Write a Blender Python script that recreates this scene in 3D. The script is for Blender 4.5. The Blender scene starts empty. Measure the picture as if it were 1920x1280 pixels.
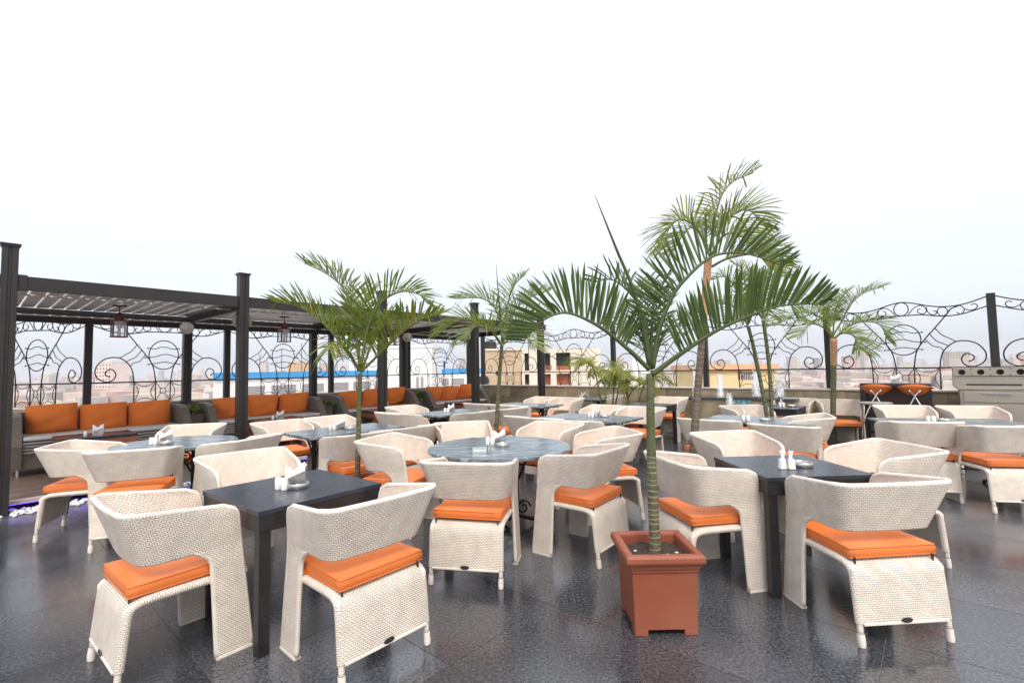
import bpy, math, random
from mathutils import Vector, Matrix
random.seed(7)
PI = math.pi
SC = bpy.context.scene
COL = SC.collection

# ------------------------------------------------------------------ camera, sky, sun, exposure
CAMH = 1.468
cam_data = bpy.data.cameras.new('camera')
cam = bpy.data.objects.new('camera', cam_data)
COL.objects.link(cam)
cam_data.sensor_width = 36.0
cam_data.lens = 16.79
cam_data.clip_start = 0.05
cam_data.clip_end = 12000
cam.matrix_world = Matrix.Translation((0, 0, CAMH)) @ Matrix.Rotation(PI / 2 + 0.0569, 4, 'X') @ Matrix.Rotation(-0.0184, 4, 'Z')
SC.camera = cam

SUN_EL, SUN_AZ = math.radians(54), math.radians(168)      # azimuth clockwise from +Y
world = bpy.data.worlds.new('World')
SC.world = world
world.use_nodes = True
wn = world.node_tree
wn.nodes.clear()
w_out = wn.nodes.new('ShaderNodeOutputWorld')
sky = wn.nodes.new('ShaderNodeTexSky')
sky.sky_type = 'NISHITA'
sky.sun_disc = False
sky.sun_elevation = SUN_EL
sky.sun_rotation = SUN_AZ
sky.dust_density = 4.0
sky.air_density = 1.0
bg1 = wn.nodes.new('ShaderNodeBackground')
bg1.inputs['Strength'].default_value = 0.06
wn.links.new(sky.outputs[0], bg1.inputs['Color'])
# the overcast: an even cloud deck, whiter overhead, paler blue-grey in the thick air near the horizon
tc = wn.nodes.new('ShaderNodeTexCoord')
sx = wn.nodes.new('ShaderNodeSeparateXYZ')
wn.links.new(tc.outputs['Generated'], sx.inputs[0])
ramp = wn.nodes.new('ShaderNodeValToRGB')
ramp.color_ramp.elements[0].position = 0.0
ramp.color_ramp.elements[0].color = (0.50, 0.525, 0.595, 1)
ramp.color_ramp.elements[1].position = 0.60
ramp.color_ramp.elements[1].color = (1.05, 1.02, 1.02, 1)
e = ramp.color_ramp.elements.new(0.34)
e.color = (0.76, 0.735, 0.74, 1)
e = ramp.color_ramp.elements.new(0.16)
e.color = (0.575, 0.575, 0.615, 1)
wn.links.new(sx.outputs['Z'], ramp.inputs[0])
bg2 = wn.nodes.new('ShaderNodeBackground')
bg2.inputs['Strength'].default_value = 0.68
wn.links.new(ramp.outputs[0], bg2.inputs['Color'])
addw = wn.nodes.new('ShaderNodeAddShader')
wn.links.new(bg1.outputs[0], addw.inputs[0])
wn.links.new(bg2.outputs[0], addw.inputs[1])
wn.links.new(addw.outputs[0], w_out.inputs['Surface'])

sun_d = bpy.data.lights.new('sun', 'SUN')
sun_d.energy = 1.3
sun_d.angle = math.radians(22)
sun_d.color = (1.0, 0.90, 0.79)
sun = bpy.data.objects.new('sun', sun_d)
COL.objects.link(sun)
sdir = Vector((math.sin(SUN_AZ) * math.cos(SUN_EL), math.cos(SUN_AZ) * math.cos(SUN_EL), math.sin(SUN_EL)))
sun.rotation_euler = sdir.to_track_quat('Z', 'Y').to_euler()

SC.view_settings.view_transform = 'Standard'
SC.view_settings.look = 'None'
SC.view_settings.exposure = 0.86
SC.view_settings.gamma = 1.0
SC.view_settings.use_curve_mapping = False
SC.render.engine = 'CYCLES'
SC.cycles.max_bounces = 8
SC.cycles.volume_bounces = 0
SC.cycles.use_denoising = True

# ------------------------------------------------------------------ helpers: meshes
class MB:
    """collects geometry for one mesh object"""
    def __init__(s):
        s.v, s.f, s.uv, s.m = [], [], [], []
        s.has_uv = False

    def add(s, verts, faces, uvs=None, mi=0):
        o = len(s.v)
        s.v += [tuple(p) for p in verts]
        for k, fc in enumerate(faces):
            s.f.append(tuple(i + o for i in fc))
            s.m.append(mi)
            if uvs is not None:
                s.uv.append([uvs[i] for i in fc])
                s.has_uv = True
            else:
                s.uv.append(None)
        return s

    def box(s, c, d, rz=0.0, taper=1.0, mi=0):
        x, y, z = d[0] / 2, d[1] / 2, d[2] / 2
        pts = []
        for zz, k in ((-z, 1.0), (z, taper)):
            for xx, yy in ((-x, -y), (x, -y), (x, y), (-x, y)):
                px, py = xx * k, yy * k
                if rz:
                    px, py = px * math.cos(rz) - py * math.sin(rz), px * math.sin(rz) + py * math.cos(rz)
                pts.append((c[0] + px, c[1] + py, c[2] + zz))
        return s.add(pts, [(3, 2, 1, 0), (4, 5, 6, 7), (0, 1, 5, 4), (1, 2, 6, 5), (2, 3, 7, 6), (3, 0, 4, 7)], mi=mi)

    def span(s, a, b, mi=0):
        return s.box([(a[i] + b[i]) / 2 for i in range(3)], [abs(b[i] - a[i]) for i in range(3)], mi=mi)

    def tube(s, pts, r, n=6, closed=False, cap=True, rs=None, uvs=False):
        pts = [Vector(p) for p in pts]
        k = len(pts)
        ring_v, faces, uv = [], [], []
        up = Vector((0, 0, 1))
        prev = None
        ln = 0.0
        for i, p in enumerate(pts):
            if closed:
                t = pts[(i + 1) % k] - pts[i - 1]
            else:
                t = pts[min(i + 1, k - 1)] - pts[max(i - 1, 0)]
            if t.length < 1e-9:
                t = Vector((0, 0, 1))
            t.normalize()
            if prev is None:
                a = up if abs(t.z) < 0.95 else Vector((1, 0, 0))
                nrm = (a - t * a.dot(t)).normalized()
            else:
                nrm = prev - t * prev.dot(t)
                nrm = nrm.normalized() if nrm.length > 1e-6 else prev
            prev = nrm
            bn = t.cross(nrm)
            rr = rs[i] if rs else r
            if i:
                ln += (p - pts[i - 1]).length
            for j in range(n):
                a = 2 * PI * j / n
                ring_v.append(p + (nrm * math.cos(a) + bn * math.sin(a)) * rr)
                uv.append((ln, 2 * PI * rr * j / n))
        m = k if closed else k - 1
        for i in range(m):
            for j in range(n):
                a, b = i * n + j, i * n + (j + 1) % n
                c, d = ((i + 1) % k) * n + (j + 1) % n, ((i + 1) % k) * n + j
                faces.append((a, b, c, d))
        if cap and not closed:
            faces.append(tuple(range(n - 1, -1, -1)))
            faces.append(tuple((k - 1) * n + j for j in range(n)))
        return s.add(ring_v, faces, uv if uvs else None)

    def lathe(s, prof, n=20, c=(0, 0, 0), sx=1.0, sy=1.0, arc=None):
        vs, fs = [], []
        k = len(prof)
        for j in range(n):
            a = 2 * PI * j / n
            for r, z in prof:
                vs.append((c[0] + r * math.cos(a) * sx, c[1] + r * math.sin(a) * sy, c[2] + z))
        for j in range(n):
            j2 = (j + 1) % n
            for i in range(k - 1):
                fs.append((j * k + i, j2 * k + i, j2 * k + i + 1, j * k + i + 1))
        if prof[0][0] > 1e-6:
            fs.append(tuple(j * k for j in range(n - 1, -1, -1)))
        if prof[-1][0] > 1e-6:
            fs.append(tuple(j * k + k - 1 for j in range(n)))
        return s.add(vs, fs)

    def grid(s, fn, nu, nv, uvfn=None, flip=False, mi=0):
        vs, uv, fs = [], [], []
        for i in range(nu + 1):
            for j in range(nv + 1):
                vs.append(fn(i / nu, j / nv))
                uv.append(uvfn(i / nu, j / nv) if uvfn else (i / nu, j / nv))
        for i in range(nu):
            for j in range(nv):
                a = i * (nv + 1) + j
                q = (a, a + nv + 1, a + nv + 2, a + 1)
                fs.append(q[::-1] if flip else q)
        return s.add(vs, fs, uv, mi)

    def build(s, name, mat, parent=None, smooth=False, bevel=0.0, auto=True):
        me = bpy.data.meshes.new(name)
        me.from_pydata(s.v, [], s.f)
        if s.has_uv:
            l = me.uv_layers.new(name='UVMap')
            k = 0
            flat = []
            for fc, u in zip(s.f, s.uv):
                for q in range(len(fc)):
                    flat += list(u[q]) if u is not None else [0.0, 0.0]
            l.data.foreach_set('uv', flat)
        mats = mat if isinstance(mat, (list, tuple)) else [mat]
        for m_ in mats:
            me.materials.append(m_)
        if len(mats) > 1:
            me.polygons.foreach_set('material_index', s.m)
        if smooth:
            me.polygons.foreach_set('use_smooth', [True] * len(me.polygons))
        me.update()
        o = bpy.data.objects.new(name, me)
        COL.objects.link(o)
        if parent is not None:
            o.parent = parent
        if smooth and auto:
            try:
                me.set_sharp_from_angle(angle=math.radians(42))
            except Exception:
                pass
        if bevel > 0:
            bv = o.modifiers.new('bevel', 'BEVEL')
            bv.width = bevel
            bv.segments = 2
            bv.limit_method = 'ANGLE'
        return o


def empty(name, loc=(0, 0, 0), rz=0.0, label=None, cat=None, group=None):
    o = bpy.data.objects.new(name, None)
    COL.objects.link(o)
    o.location = loc
    o.rotation_euler = (0, 0, rz)
    o.empty_display_size = 0.1
    tag(o, label, cat, group)
    return o


def tag(o, label=None, cat=None, group=None, kind=None):
    if label: o['label'] = label
    if cat: o['category'] = cat
    if group: o['group'] = group
    if kind: o['kind'] = kind
    return o


def copy_tree(o, parent=None):
    c = o.copy()
    COL.objects.link(c)
    if parent is not None:
        c.parent = parent
    for ch in list(o.children):
        copy_tree(ch, c)
    return c


def inst(src, name, parent, loc=(0, 0, 0), rot=None, scale=None):
    """another object that shares src's mesh"""
    o = bpy.data.objects.new(name, src.data)
    COL.objects.link(o)
    o.parent = parent
    o.location = loc
    if rot: o.rotation_euler = rot
    if scale: o.scale = scale
    return o


def spline(pts, n=8, closed=False):
    """Catmull-Rom through the points"""
    P = [Vector(p) for p in pts]
    k = len(P)
    out = []
    m = k if closed else k - 1
    for i in range(m):
        if closed:
            a, b, c, d = P[i - 1], P[i], P[(i + 1) % k], P[(i + 2) % k]
        else:
            b, c = P[i], P[i + 1]
            a = P[i - 1] if i else b * 2 - c
            d = P[i + 2] if i + 2 < k else c * 2 - b
        for j in range(n):
            t = j / n
            out.append(0.5 * (2 * b + (c - a) * t + (2 * a - 5 * b + 4 * c - d) * t * t + (3 * b - a - 3 * c + d) * t ** 3))
    if not closed:
        out.append(P[-1])
    return out


# ------------------------------------------------------------------ helpers: materials
def mat(name, col, rough=0.6, metal=0.0, spec=0.5, var=0.0, vscale=8.0, bump=0.0, bscale=60.0, rvar=0.0, col2=None, stretch=None,
        trans=0.0, emit=None, estr=0.0, coord='Object', detail=4.0, randobj=0.0):
    m = bpy.data.materials.new(name)
    m.use_nodes = True
    nt = m.node_tree
    b = nt.nodes['Principled BSDF']
    b.inputs['Base Color'].default_value = (*col, 1)
    b.inputs['Roughness'].default_value = rough
    b.inputs['Metallic'].default_value = metal
    b.inputs['Specular IOR Level'].default_value = spec
    if trans:
        b.inputs['Transmission Weight'].default_value = trans
    if emit:
        b.inputs['Emission Color'].default_value = (*emit, 1)
        b.inputs['Emission Strength'].default_value = estr
    vec = None
    if var or bump or rvar or col2:
        t = nt.nodes.new('ShaderNodeTexCoord')
        vec = t.outputs[coord]
        if stretch:
            mp = nt.nodes.new('ShaderNodeMapping')
            mp.inputs['Scale'].default_value = stretch
            nt.links.new(vec, mp.inputs[0])
            vec = mp.outputs[0]
    if var or rvar or col2:
        n = nt.nodes.new('ShaderNodeTexNoise')
        n.inputs['Scale'].default_value = vscale
        n.inputs['Detail'].default_value = detail
        nt.links.new(vec, n.inputs['Vector'])
        if col2:
            r = nt.nodes.new('ShaderNodeValToRGB')
            r.color_ramp.elements[0].position = 0.35
            r.color_ramp.elements[0].color = (*col, 1)
            r.color_ramp.elements[1].position = 0.68
            r.color_ramp.elements[1].color = (*col2, 1)
            nt.links.new(n.outputs[0], r.inputs[0])
            csrc = r.outputs[0]
        elif var:
            mr = nt.nodes.new('ShaderNodeMapRange')
            mr.inputs['From Min'].default_value = 0.25
            mr.inputs['From Max'].default_value = 0.75
            mr.inputs['To Min'].default_value = 1 - var
            mr.inputs['To Max'].default_value = 1 + var
            nt.links.new(n.outputs[0], mr.inputs[0])
            vm = nt.nodes.new('ShaderNodeVectorMath')
            vm.operation = 'SCALE'
            vm.inputs[0].default_value = col
            nt.links.new(mr.outputs[0], vm.inputs['Scale'])
            csrc = vm.outputs[0]
        else:
            csrc = None
        if csrc is not None:
            if randobj:
                oi = nt.nodes.new('ShaderNodeObjectInfo')
                mr2 = nt.nodes.new('ShaderNodeMapRange')
                mr2.inputs['To Min'].default_value = 1 - randobj
                mr2.inputs['To Max'].default_value = 1 + randobj
                nt.links.new(oi.outputs['Random'], mr2.inputs[0])
                vm2 = nt.nodes.new('ShaderNodeVectorMath')
                vm2.operation = 'SCALE'
                nt.links.new(csrc, vm2.inputs[0])
                nt.links.new(mr2.outputs[0], vm2.inputs['Scale'])
                csrc = vm2.outputs[0]
            nt.links.new(csrc, b.inputs['Base Color'])
        if rvar:
            mr = nt.nodes.new('ShaderNodeMapRange')
            mr.inputs['From Min'].default_value = 0.3
            mr.inputs['From Max'].default_value = 0.7
            mr.inputs['To Min'].default_value = max(0.02, rough - rvar)
            mr.inputs['To Max'].default_value = min(1, rough + rvar)
            nt.links.new(n.outputs[0], mr.inputs[0])
            nt.links.new(mr.outputs[0], b.inputs['Roughness'])
    if bump:
        n2 = nt.nodes.new('ShaderNodeTexNoise')
        n2.inputs['Scale'].default_value = bscale
        n2.inputs['Detail'].default_value = 3
        nt.links.new(vec, n2.inputs['Vector'])
        bp = nt.nodes.new('ShaderNodeBump')
        bp.inputs['Strength'].default_value = bump
        bp.inputs['Distance'].default_value = 0.01
        nt.links.new(n2.outputs[0], bp.inputs['Height'])
        nt.links.new(bp.outputs[0], b.inputs['Normal'])
    return m


def weave(name, light, dark, w=0.021, h=0.0105, bump=0.8):
    """flat synthetic rattan strands in a staggered weave, in metres on the UV map"""
    m = bpy.data.materials.new(name)
    m.use_nodes = True
    nt = m.node_tree
    b = nt.nodes['Principled BSDF']
    b.inputs['Roughness'].default_value = 0.52
    b.inputs['Specular IOR Level'].default_value = 0.35
    uv = nt.nodes.new('ShaderNodeUVMap')
    br = nt.nodes.new('ShaderNodeTexBrick')
    br.offset = 0.5
    br.inputs['Scale'].default_value = 1.0
    br.inputs['Brick Width'].default_value = w
    br.inputs['Row Height'].default_value = h
    br.inputs['Mortar Size'].default_value = 0.0024
    br.inputs['Mortar Smooth'].default_value = 1.0
    br.inputs['Bias'].default_value = 0.0
    br.inputs['Color1'].default_value = (*light, 1)
    br.inputs['Color2'].default_value = (*[c * 0.92 for c in light], 1)
    br.inputs['Mortar'].default_value = (*dark, 1)
    wob = nt.nodes.new('ShaderNodeTexNoise')
    wob.inputs['Scale'].default_value = 38
    nt.links.new(uv.outputs[0], wob.inputs['Vector'])
    wsc = nt.nodes.new('ShaderNodeVectorMath')
    wsc.operation = 'MULTIPLY_ADD'
    wsc.inputs[1].default_value = (0.0065, 0.0065, 0)
    nt.links.new(wob.outputs['Color'], wsc.inputs[0])
    nt.links.new(uv.outputs[0], wsc.inputs[2])
    nt.links.new(wsc.outputs[0], br.inputs['Vector'])
    n = nt.nodes.new('ShaderNodeTexNoise')
    n.inputs['Scale'].default_value = 14
    t = nt.nodes.new('ShaderNodeTexCoord')
    nt.links.new(t.outputs['Object'], n.inputs['Vector'])
    mr = nt.nodes.new('ShaderNodeMapRange')
    mr.inputs['From Min'].default_value = 0.3
    mr.inputs['From Max'].default_value = 0.7
    mr.inputs['To Min'].default_value = 0.90
    mr.inputs['To Max'].default_value = 1.05
    nt.links.new(n.outputs[0], mr.inputs[0])
    vm = nt.nodes.new('ShaderNodeVectorMath')
    vm.operation = 'SCALE'
    nt.links.new(br.outputs['Color'], vm.inputs[0])
    nt.links.new(mr.outputs[0], vm.inputs['Scale'])
    oi = nt.nodes.new('ShaderNodeObjectInfo')
    mro = nt.nodes.new('ShaderNodeMapRange')
    mro.inputs['To Min'].default_value = 0.94
    mro.inputs['To Max'].default_value = 1.03
    nt.links.new(oi.outputs['Random'], mro.inputs[0])
    vm3 = nt.nodes.new('ShaderNodeVectorMath')
    vm3.operation = 'SCALE'
    nt.links.new(vm.outputs[0], vm3.inputs[0])
    nt.links.new(mro.outputs[0], vm3.inputs['Scale'])
    nt.links.new(vm3.outputs[0], b.inputs['Base Color'])
    inv = nt.nodes.new('ShaderNodeMath')
    inv.operation = 'SUBTRACT'
    inv.inputs[0].default_value = 1.0
    nt.links.new(br.outputs['Fac'], inv.inputs[1])
    bp = nt.nodes.new('ShaderNodeBump')
    bp.inputs['Strength'].default_value = bump
    bp.inputs['Distance'].default_value = 0.004
    nt.links.new(inv.outputs[0], bp.inputs['Height'])
    nt.links.new(bp.outputs[0], b.inputs['Normal'])
    return m


def granite_mat():
    m = bpy.data.materials.new('dark granite')
    m.use_nodes = True
    nt = m.node_tree
    b = nt.nodes['Principled BSDF']
    g = nt.nodes.new('ShaderNodeNewGeometry')
    # tile-to-tile shade from the tile's own cell
    mp = nt.nodes.new('ShaderNodeMapping')
    mp.inputs['Rotation'].default_value = (0, 0, -SITE_ROT)
    nt.links.new(g.outputs['Position'], mp.inputs[0])
    sn = nt.nodes.new('ShaderNodeVectorMath')
    sn.operation = 'SNAP'
    ad = nt.nodes.new('ShaderNodeVectorMath')
    ad.operation = 'ADD'
    ad.inputs[1].default_value = (TILE_OFF[0], TILE_OFF[1], 0.0)
    nt.links.new(mp.outputs[0], ad.inputs[0])
    sn.inputs[1].default_value = (TILE, TILE, 100)
    nt.links.new(ad.outputs[0], sn.inputs[0])
    wnz = nt.nodes.new('ShaderNodeTexWhiteNoise')
    nt.links.new(sn.outputs[0], wnz.inputs['Vector'])
    n = nt.nodes.new('ShaderNodeTexNoise')
    n.inputs['Scale'].default_value = 62
    n.inputs['Detail'].default_value = 6
    n.inputs['Roughness'].default_value = 0.7
    nt.links.new(g.outputs['Position'], n.inputs['Vector'])
    r = nt.nodes.new('ShaderNodeValToRGB')
    r.color_ramp.elements[0].position = 0.36
    r.color_ramp.elements[0].color = (0.009, 0.0105, 0.0135, 1)
    r.color_ramp.elements[1].position = 0.66
    r.color_ramp.elements[1].color = (0.10, 0.109, 0.127, 1)
    nt.links.new(n.outputs[0], r.inputs[0])
    n3 = nt.nodes.new('ShaderNodeTexNoise')
    n3.inputs['Scale'].default_value = 1.3
    n3.inputs['Detail'].default_value = 2
    nt.links.new(g.outputs['Position'], n3.inputs['Vector'])
    mr = nt.nodes.new('ShaderNodeMapRange')
    mr.inputs['To Min'].default_value = 0.72
    mr.inputs['To Max'].default_value = 1.25
    nt.links.new(wnz.outputs['Value'], mr.inputs[0])
    mr3 = nt.nodes.new('ShaderNodeMapRange')
    mr3.inputs['From Min'].default_value = 0.3
    mr3.inputs['From Max'].default_value = 0.7
    mr3.inputs['To Min'].default_value = 0.75
    mr3.inputs['To Max'].default_value = 1.25
    nt.links.new(n3.outputs[0], mr3.inputs[0])
    mu = nt.nodes.new('ShaderNodeMath')
    mu.operation = 'MULTIPLY'
    nt.links.new(mr.outputs[0], mu.inputs[0])
    nt.links.new(mr3.outputs[0], mu.inputs[1])
    vm = nt.nodes.new('ShaderNodeVectorMath')
    vm.operation = 'SCALE'
    nt.links.new(r.outputs[0], vm.inputs[0])
    nt.links.new(mu.outputs[0], vm.inputs['Scale'])
    nt.links.new(vm.outputs[0], b.inputs['Base Color'])
    # damp, leathered finish: patches of wetter stone
    mrr = nt.nodes.new('ShaderNodeMapRange')
    mrr.inputs['From Min'].default_value = 0.35
    mrr.inputs['From Max'].default_value = 0.65
    mrr.inputs['To Min'].default_value = 0.09
    mrr.inputs['To Max'].default_value = 0.30
    nt.links.new(n3.outputs[0], mrr.inputs[0])
    nt.links.new(mrr.outputs[0], b.inputs['Roughness'])
    b.inputs['Specular IOR Level'].default_value = 0.95
    n4 = nt.nodes.new('ShaderNodeTexNoise')
    n4.inputs['Scale'].default_value = 55
    n4.inputs['Detail'].default_value = 4
    nt.links.new(g.outputs['Position'], n4.inputs['Vector'])
    bp = nt.nodes.new('ShaderNodeBump')
    bp.inputs['Strength'].default_value = 0.15
    bp.inputs['Distance'].default_value = 0.004
    nt.links.new(n4.outputs[0], bp.inputs['Height'])
    nt.links.new(bp.outputs[0], b.inputs['Normal'])
    return m


def marble_mat():
    m = bpy.data.materials.new('grey green marble')
    m.use_nodes = True
    nt = m.node_tree
    b = nt.nodes['Principled BSDF']
    t = nt.nodes.new('ShaderNodeTexCoord')
    mp = nt.nodes.new('ShaderNodeMapping')
    mp.inputs['Scale'].default_value = (2.6, 17, 10)
    nt.links.new(t.outputs['Object'], mp.inputs[0])
    n = nt.nodes.new('ShaderNodeTexNoise')
    n.inputs['Scale'].default_value = 1.6
    n.inputs['Detail'].default_value = 8
    n.inputs['Roughness'].default_value = 0.65
    n.inputs['Distortion'].default_value = 0.6
    nt.links.new(mp.outputs[0], n.inputs['Vector'])
    r = nt.nodes.new('ShaderNodeValToRGB')
    r.color_ramp.elements[0].position = 0.3
    r.color_ramp.elements[0].color = (0.022, 0.036, 0.045, 1)
    r.color_ramp.elements[1].position = 0.72
    r.color_ramp.elements[1].color = (0.44, 0.50, 0.53, 1)
    e = r.color_ramp.elements.new(0.52)
    e.color = (0.13, 0.175, 0.20, 1)
    nt.links.new(n.outputs[0], r.inputs[0])
    nt.links.new(r.outputs[0], b.inputs['Base Color'])
    b.inputs['Roughness'].default_value = 0.24
    return m


# site frame: local X runs along the pergola, local Y towards the railing behind it
SITE = (-5.5009, 5.1843, 0.0)
SITE_ROT = math.atan2(0.75171, 0.6595)
VV = Vector((0.6595, 0.75171))
WW = Vector((0.75171, -0.6595))
BAY = 2.3666
SC_S, SC_D = 10.13, 2.814           # the corner of the two parapets in the site frame
TILE = 0.81
TILE_OFF = (-2.44, -1.88)


def site2world(s, d, z=0.0):
    return Vector((SITE[0] + s * VV.x - d * WW.x, SITE[1] + s * VV.y - d * WW.y, z))


M = dict(
    granite=granite_mat(),
    grout=mat('tile joint', (0.12, 0.118, 0.112), 0.9, spec=0.1, var=0.3, vscale=30),
    wicker=weave('cream wicker', (0.84, 0.775, 0.68), (0.43, 0.355, 0.285)),
    wicker_rim=weave('cream wicker edging', (0.84, 0.785, 0.70), (0.60, 0.52, 0.44), w=0.012, h=0.03, bump=0.8),
    taupe=weave('taupe wicker', (0.25, 0.205, 0.17), (0.085, 0.07, 0.06), w=0.016, h=0.008),
    leather=mat('orange leatherette', (0.62, 0.165, 0.038), 0.42, spec=0.4, var=0.10, vscale=4, bump=0.34, bscale=11, randobj=0.07),
    fabric=mat('orange fabric', (0.76, 0.20, 0.042), 0.85, spec=0.2, var=0.07, vscale=6, bump=0.25, bscale=14),
    white_leg=mat('pale leg sleeve', (0.66, 0.61, 0.55), 0.5, var=0.1, vscale=30),
    plate=mat('dark metal plate', (0.09, 0.085, 0.08), 0.35, metal=0.8),
    black=mat('black stained wood', (0.012, 0.012, 0.014), 0.38, spec=0.5, var=0.3, vscale=9, stretch=(2, 20, 2), rvar=0.06),
    black_top=mat('black laminate top', (0.017, 0.024, 0.036), 0.27, spec=0.55, rvar=0.03, vscale=3, var=0.12),
    marble=marble_mat(),
    iron=mat('wrought iron', (0.012, 0.012, 0.013), 0.5, metal=0.4, var=0.3, vscale=30),
    steel=mat('brushed steel', (0.56, 0.55, 0.53), 0.28, metal=1.0, var=0.08, vscale=40, stretch=(1, 1, 18), rvar=0.08),
    grill=mat('kitchen steel', (0.40, 0.365, 0.305), 0.42, metal=0.75, var=0.08, vscale=5, stretch=(1, 1, 12), rvar=0.1),
    chrome=mat('chrome', (0.75, 0.75, 0.75), 0.10, metal=1.0),
    ceramic=mat('white ceramic', (0.80, 0.80, 0.79), 0.18, spec=0.5),
    paper=mat('white paper', (0.82, 0.83, 0.85), 0.8),
    perg=mat('dark bronze metal', (0.026, 0.023, 0.022), 0.42, metal=0.25, spec=0.45, var=0.2, vscale=3, rvar=0.06),
    louvre=mat('louvre aluminium', (0.52, 0.52, 0.53), 0.4, metal=0.35, var=0.06, vscale=4),
    stone=mat('sandstone slab', (0.20, 0.155, 0.095), 0.42, spec=0.4, col2=(0.34, 0.285, 0.19), vscale=2.6, bump=0.15, bscale=30, randobj=0.22, detail=7),
    mortar=mat('wall mortar', (0.50, 0.45, 0.36), 0.9, var=0.1, vscale=20),
    coping=mat('coping stone', (0.52, 0.47, 0.40), 0.6, var=0.12, vscale=6),
    darkstone=mat('dark granite ledge', (0.06, 0.065, 0.07), 0.3, var=0.3, vscale=40),
    terra=mat('terracotta plastic', (0.225, 0.062, 0.030), 0.52, spec=0.4, col2=(0.255, 0.082, 0.048), vscale=3.5, detail=9, bump=0.08, bscale=60, rvar=0.1),
    soil=mat('potting soil', (0.035, 0.026, 0.018), 0.95, var=0.5, vscale=50, bump=0.9, bscale=70),
    pebble=mat('white pebble', (0.72, 0.72, 0.72), 0.5, var=0.12, vscale=10),
    deck=mat('brown deck board', (0.085, 0.055, 0.042), 0.5, col2=(0.14, 0.095, 0.075), vscale=6, stretch=(1, 14, 6), randobj=0.2),
    deck_trim=mat('pale deck trim', (0.40, 0.33, 0.31), 0.45, var=0.1, vscale=5),
    pad=mat('pale grey seat pad', (0.50, 0.49, 0.48), 0.8, var=0.08, vscale=12),
    slat=mat('grey wood slat', (0.27, 0.25, 0.235), 0.6, var=0.2, vscale=5, stretch=(2, 18, 18)),
    copper=mat('reddish wood', (0.22, 0.075, 0.045), 0.35, var=0.2, vscale=6, stretch=(2, 14, 14)),
    lantern=mat('rust painted lantern', (0.14, 0.035, 0.022), 0.45, metal=0.3, var=0.25, vscale=20),
    glass=mat('clear glass', (0.95, 0.97, 0.97), 0.03, spec=0.5, trans=0.95),
    globe=mat('cracked glass globe', (0.78, 0.75, 0.66), 0.25, spec=0.5, trans=0.45, bump=0.6, bscale=40),
    led=mat('purple led strip', (0.2, 0.1, 0.8), 0.5, emit=(0.13, 0.05, 1.0), estr=4.0),
    tileblue=mat('turquoise mosaic', (0.22, 0.46, 0.52), 0.15, spec=0.6, var=0.2, vscale=9, randobj=0.45),
    water=mat('aerated water', (0.84, 0.87, 0.90), 0.25, spec=0.5, var=0.06, vscale=40, bump=0.5, bscale=60),
    pool=mat('fountain water', (0.08, 0.16, 0.18), 0.06, spec=0.6, bump=0.3, bscale=25),
    plastic=mat('clear acrylic sign', (0.30, 0.37, 0.38), 0.15, spec=0.5),
    signblack=mat('black sign base', (0.012, 0.012, 0.012), 0.4),
    signwhite=mat('white lettering', (0.82, 0.82, 0.80), 0.6),
)


def leaf_mat(name, a, b_, tr=0.25):
    m = bpy.data.materials.new(name)
    m.use_nodes = True
    nt = m.node_tree
    b = nt.nodes['Principled BSDF']
    out = nt.nodes['Material Output']
    t = nt.nodes.new('ShaderNodeTexCoord')
    n = nt.nodes.new('ShaderNodeTexNoise')
    n.inputs['Scale'].default_value = 7
    n.inputs['Detail'].default_value = 5
    nt.links.new(t.outputs['Object'], n.inputs['Vector'])
    r = nt.nodes.new('ShaderNodeValToRGB')
    r.color_ramp.elements[0].position = 0.34
    r.color_ramp.elements[0].color = (*a, 1)
    r.color_ramp.elements[1].position = 0.68
    r.color_ramp.elements[1].color = (*b_, 1)
    nt.links.new(n.outputs[0], r.inputs[0])
    nt.links.new(r.outputs[0], b.inputs['Base Color'])
    b.inputs['Roughness'].default_value = 0.38
    b.inputs['Specular IOR Level'].default_value = 0.45
    tl = nt.nodes.new('ShaderNodeBsdfTranslucent')
    vm = nt.nodes.new('ShaderNodeVectorMath')
    vm.operation = 'MULTIPLY'
    vm.inputs[1].default_value = (1.5, 1.6, 0.6)
    nt.links.new(r.outputs[0], vm.inputs[0])
    nt.links.new(vm.outputs[0], tl.inputs['Color'])
    mx = nt.nodes.new('ShaderNodeMixShader')
    mx.inputs[0].default_value = tr
    nt.links.new(b.outputs[0], mx.inputs[1])
    nt.links.new(tl.outputs[0], mx.inputs[2])
    nt.links.new(mx.outputs[0], out.inputs['Surface'])
    return m


LEAF_DARK = leaf_mat('dark palm leaf', (0.040, 0.075, 0.018), (0.092, 0.138, 0.036))
LEAF_MID = leaf_mat('palm leaf', (0.085, 0.125, 0.020), (0.17, 0.21, 0.045), 0.40)
LEAF_PALE = leaf_mat('pale palm leaf', (0.105, 0.150, 0.040), (0.20, 0.25, 0.085), 0.40)
LEAF_LIGHT = leaf_mat('light palm leaf', (0.14, 0.175, 0.045), (0.25, 0.28, 0.085), 0.42)
LEAF_DRY = leaf_mat('dry palm leaf', (0.20, 0.14, 0.05), (0.30, 0.22, 0.09), 0.25)
LEAF_YEL = leaf_mat('yellow green palm leaf', (0.12, 0.16, 0.022), (0.28, 0.29, 0.05), 0.36)


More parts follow.
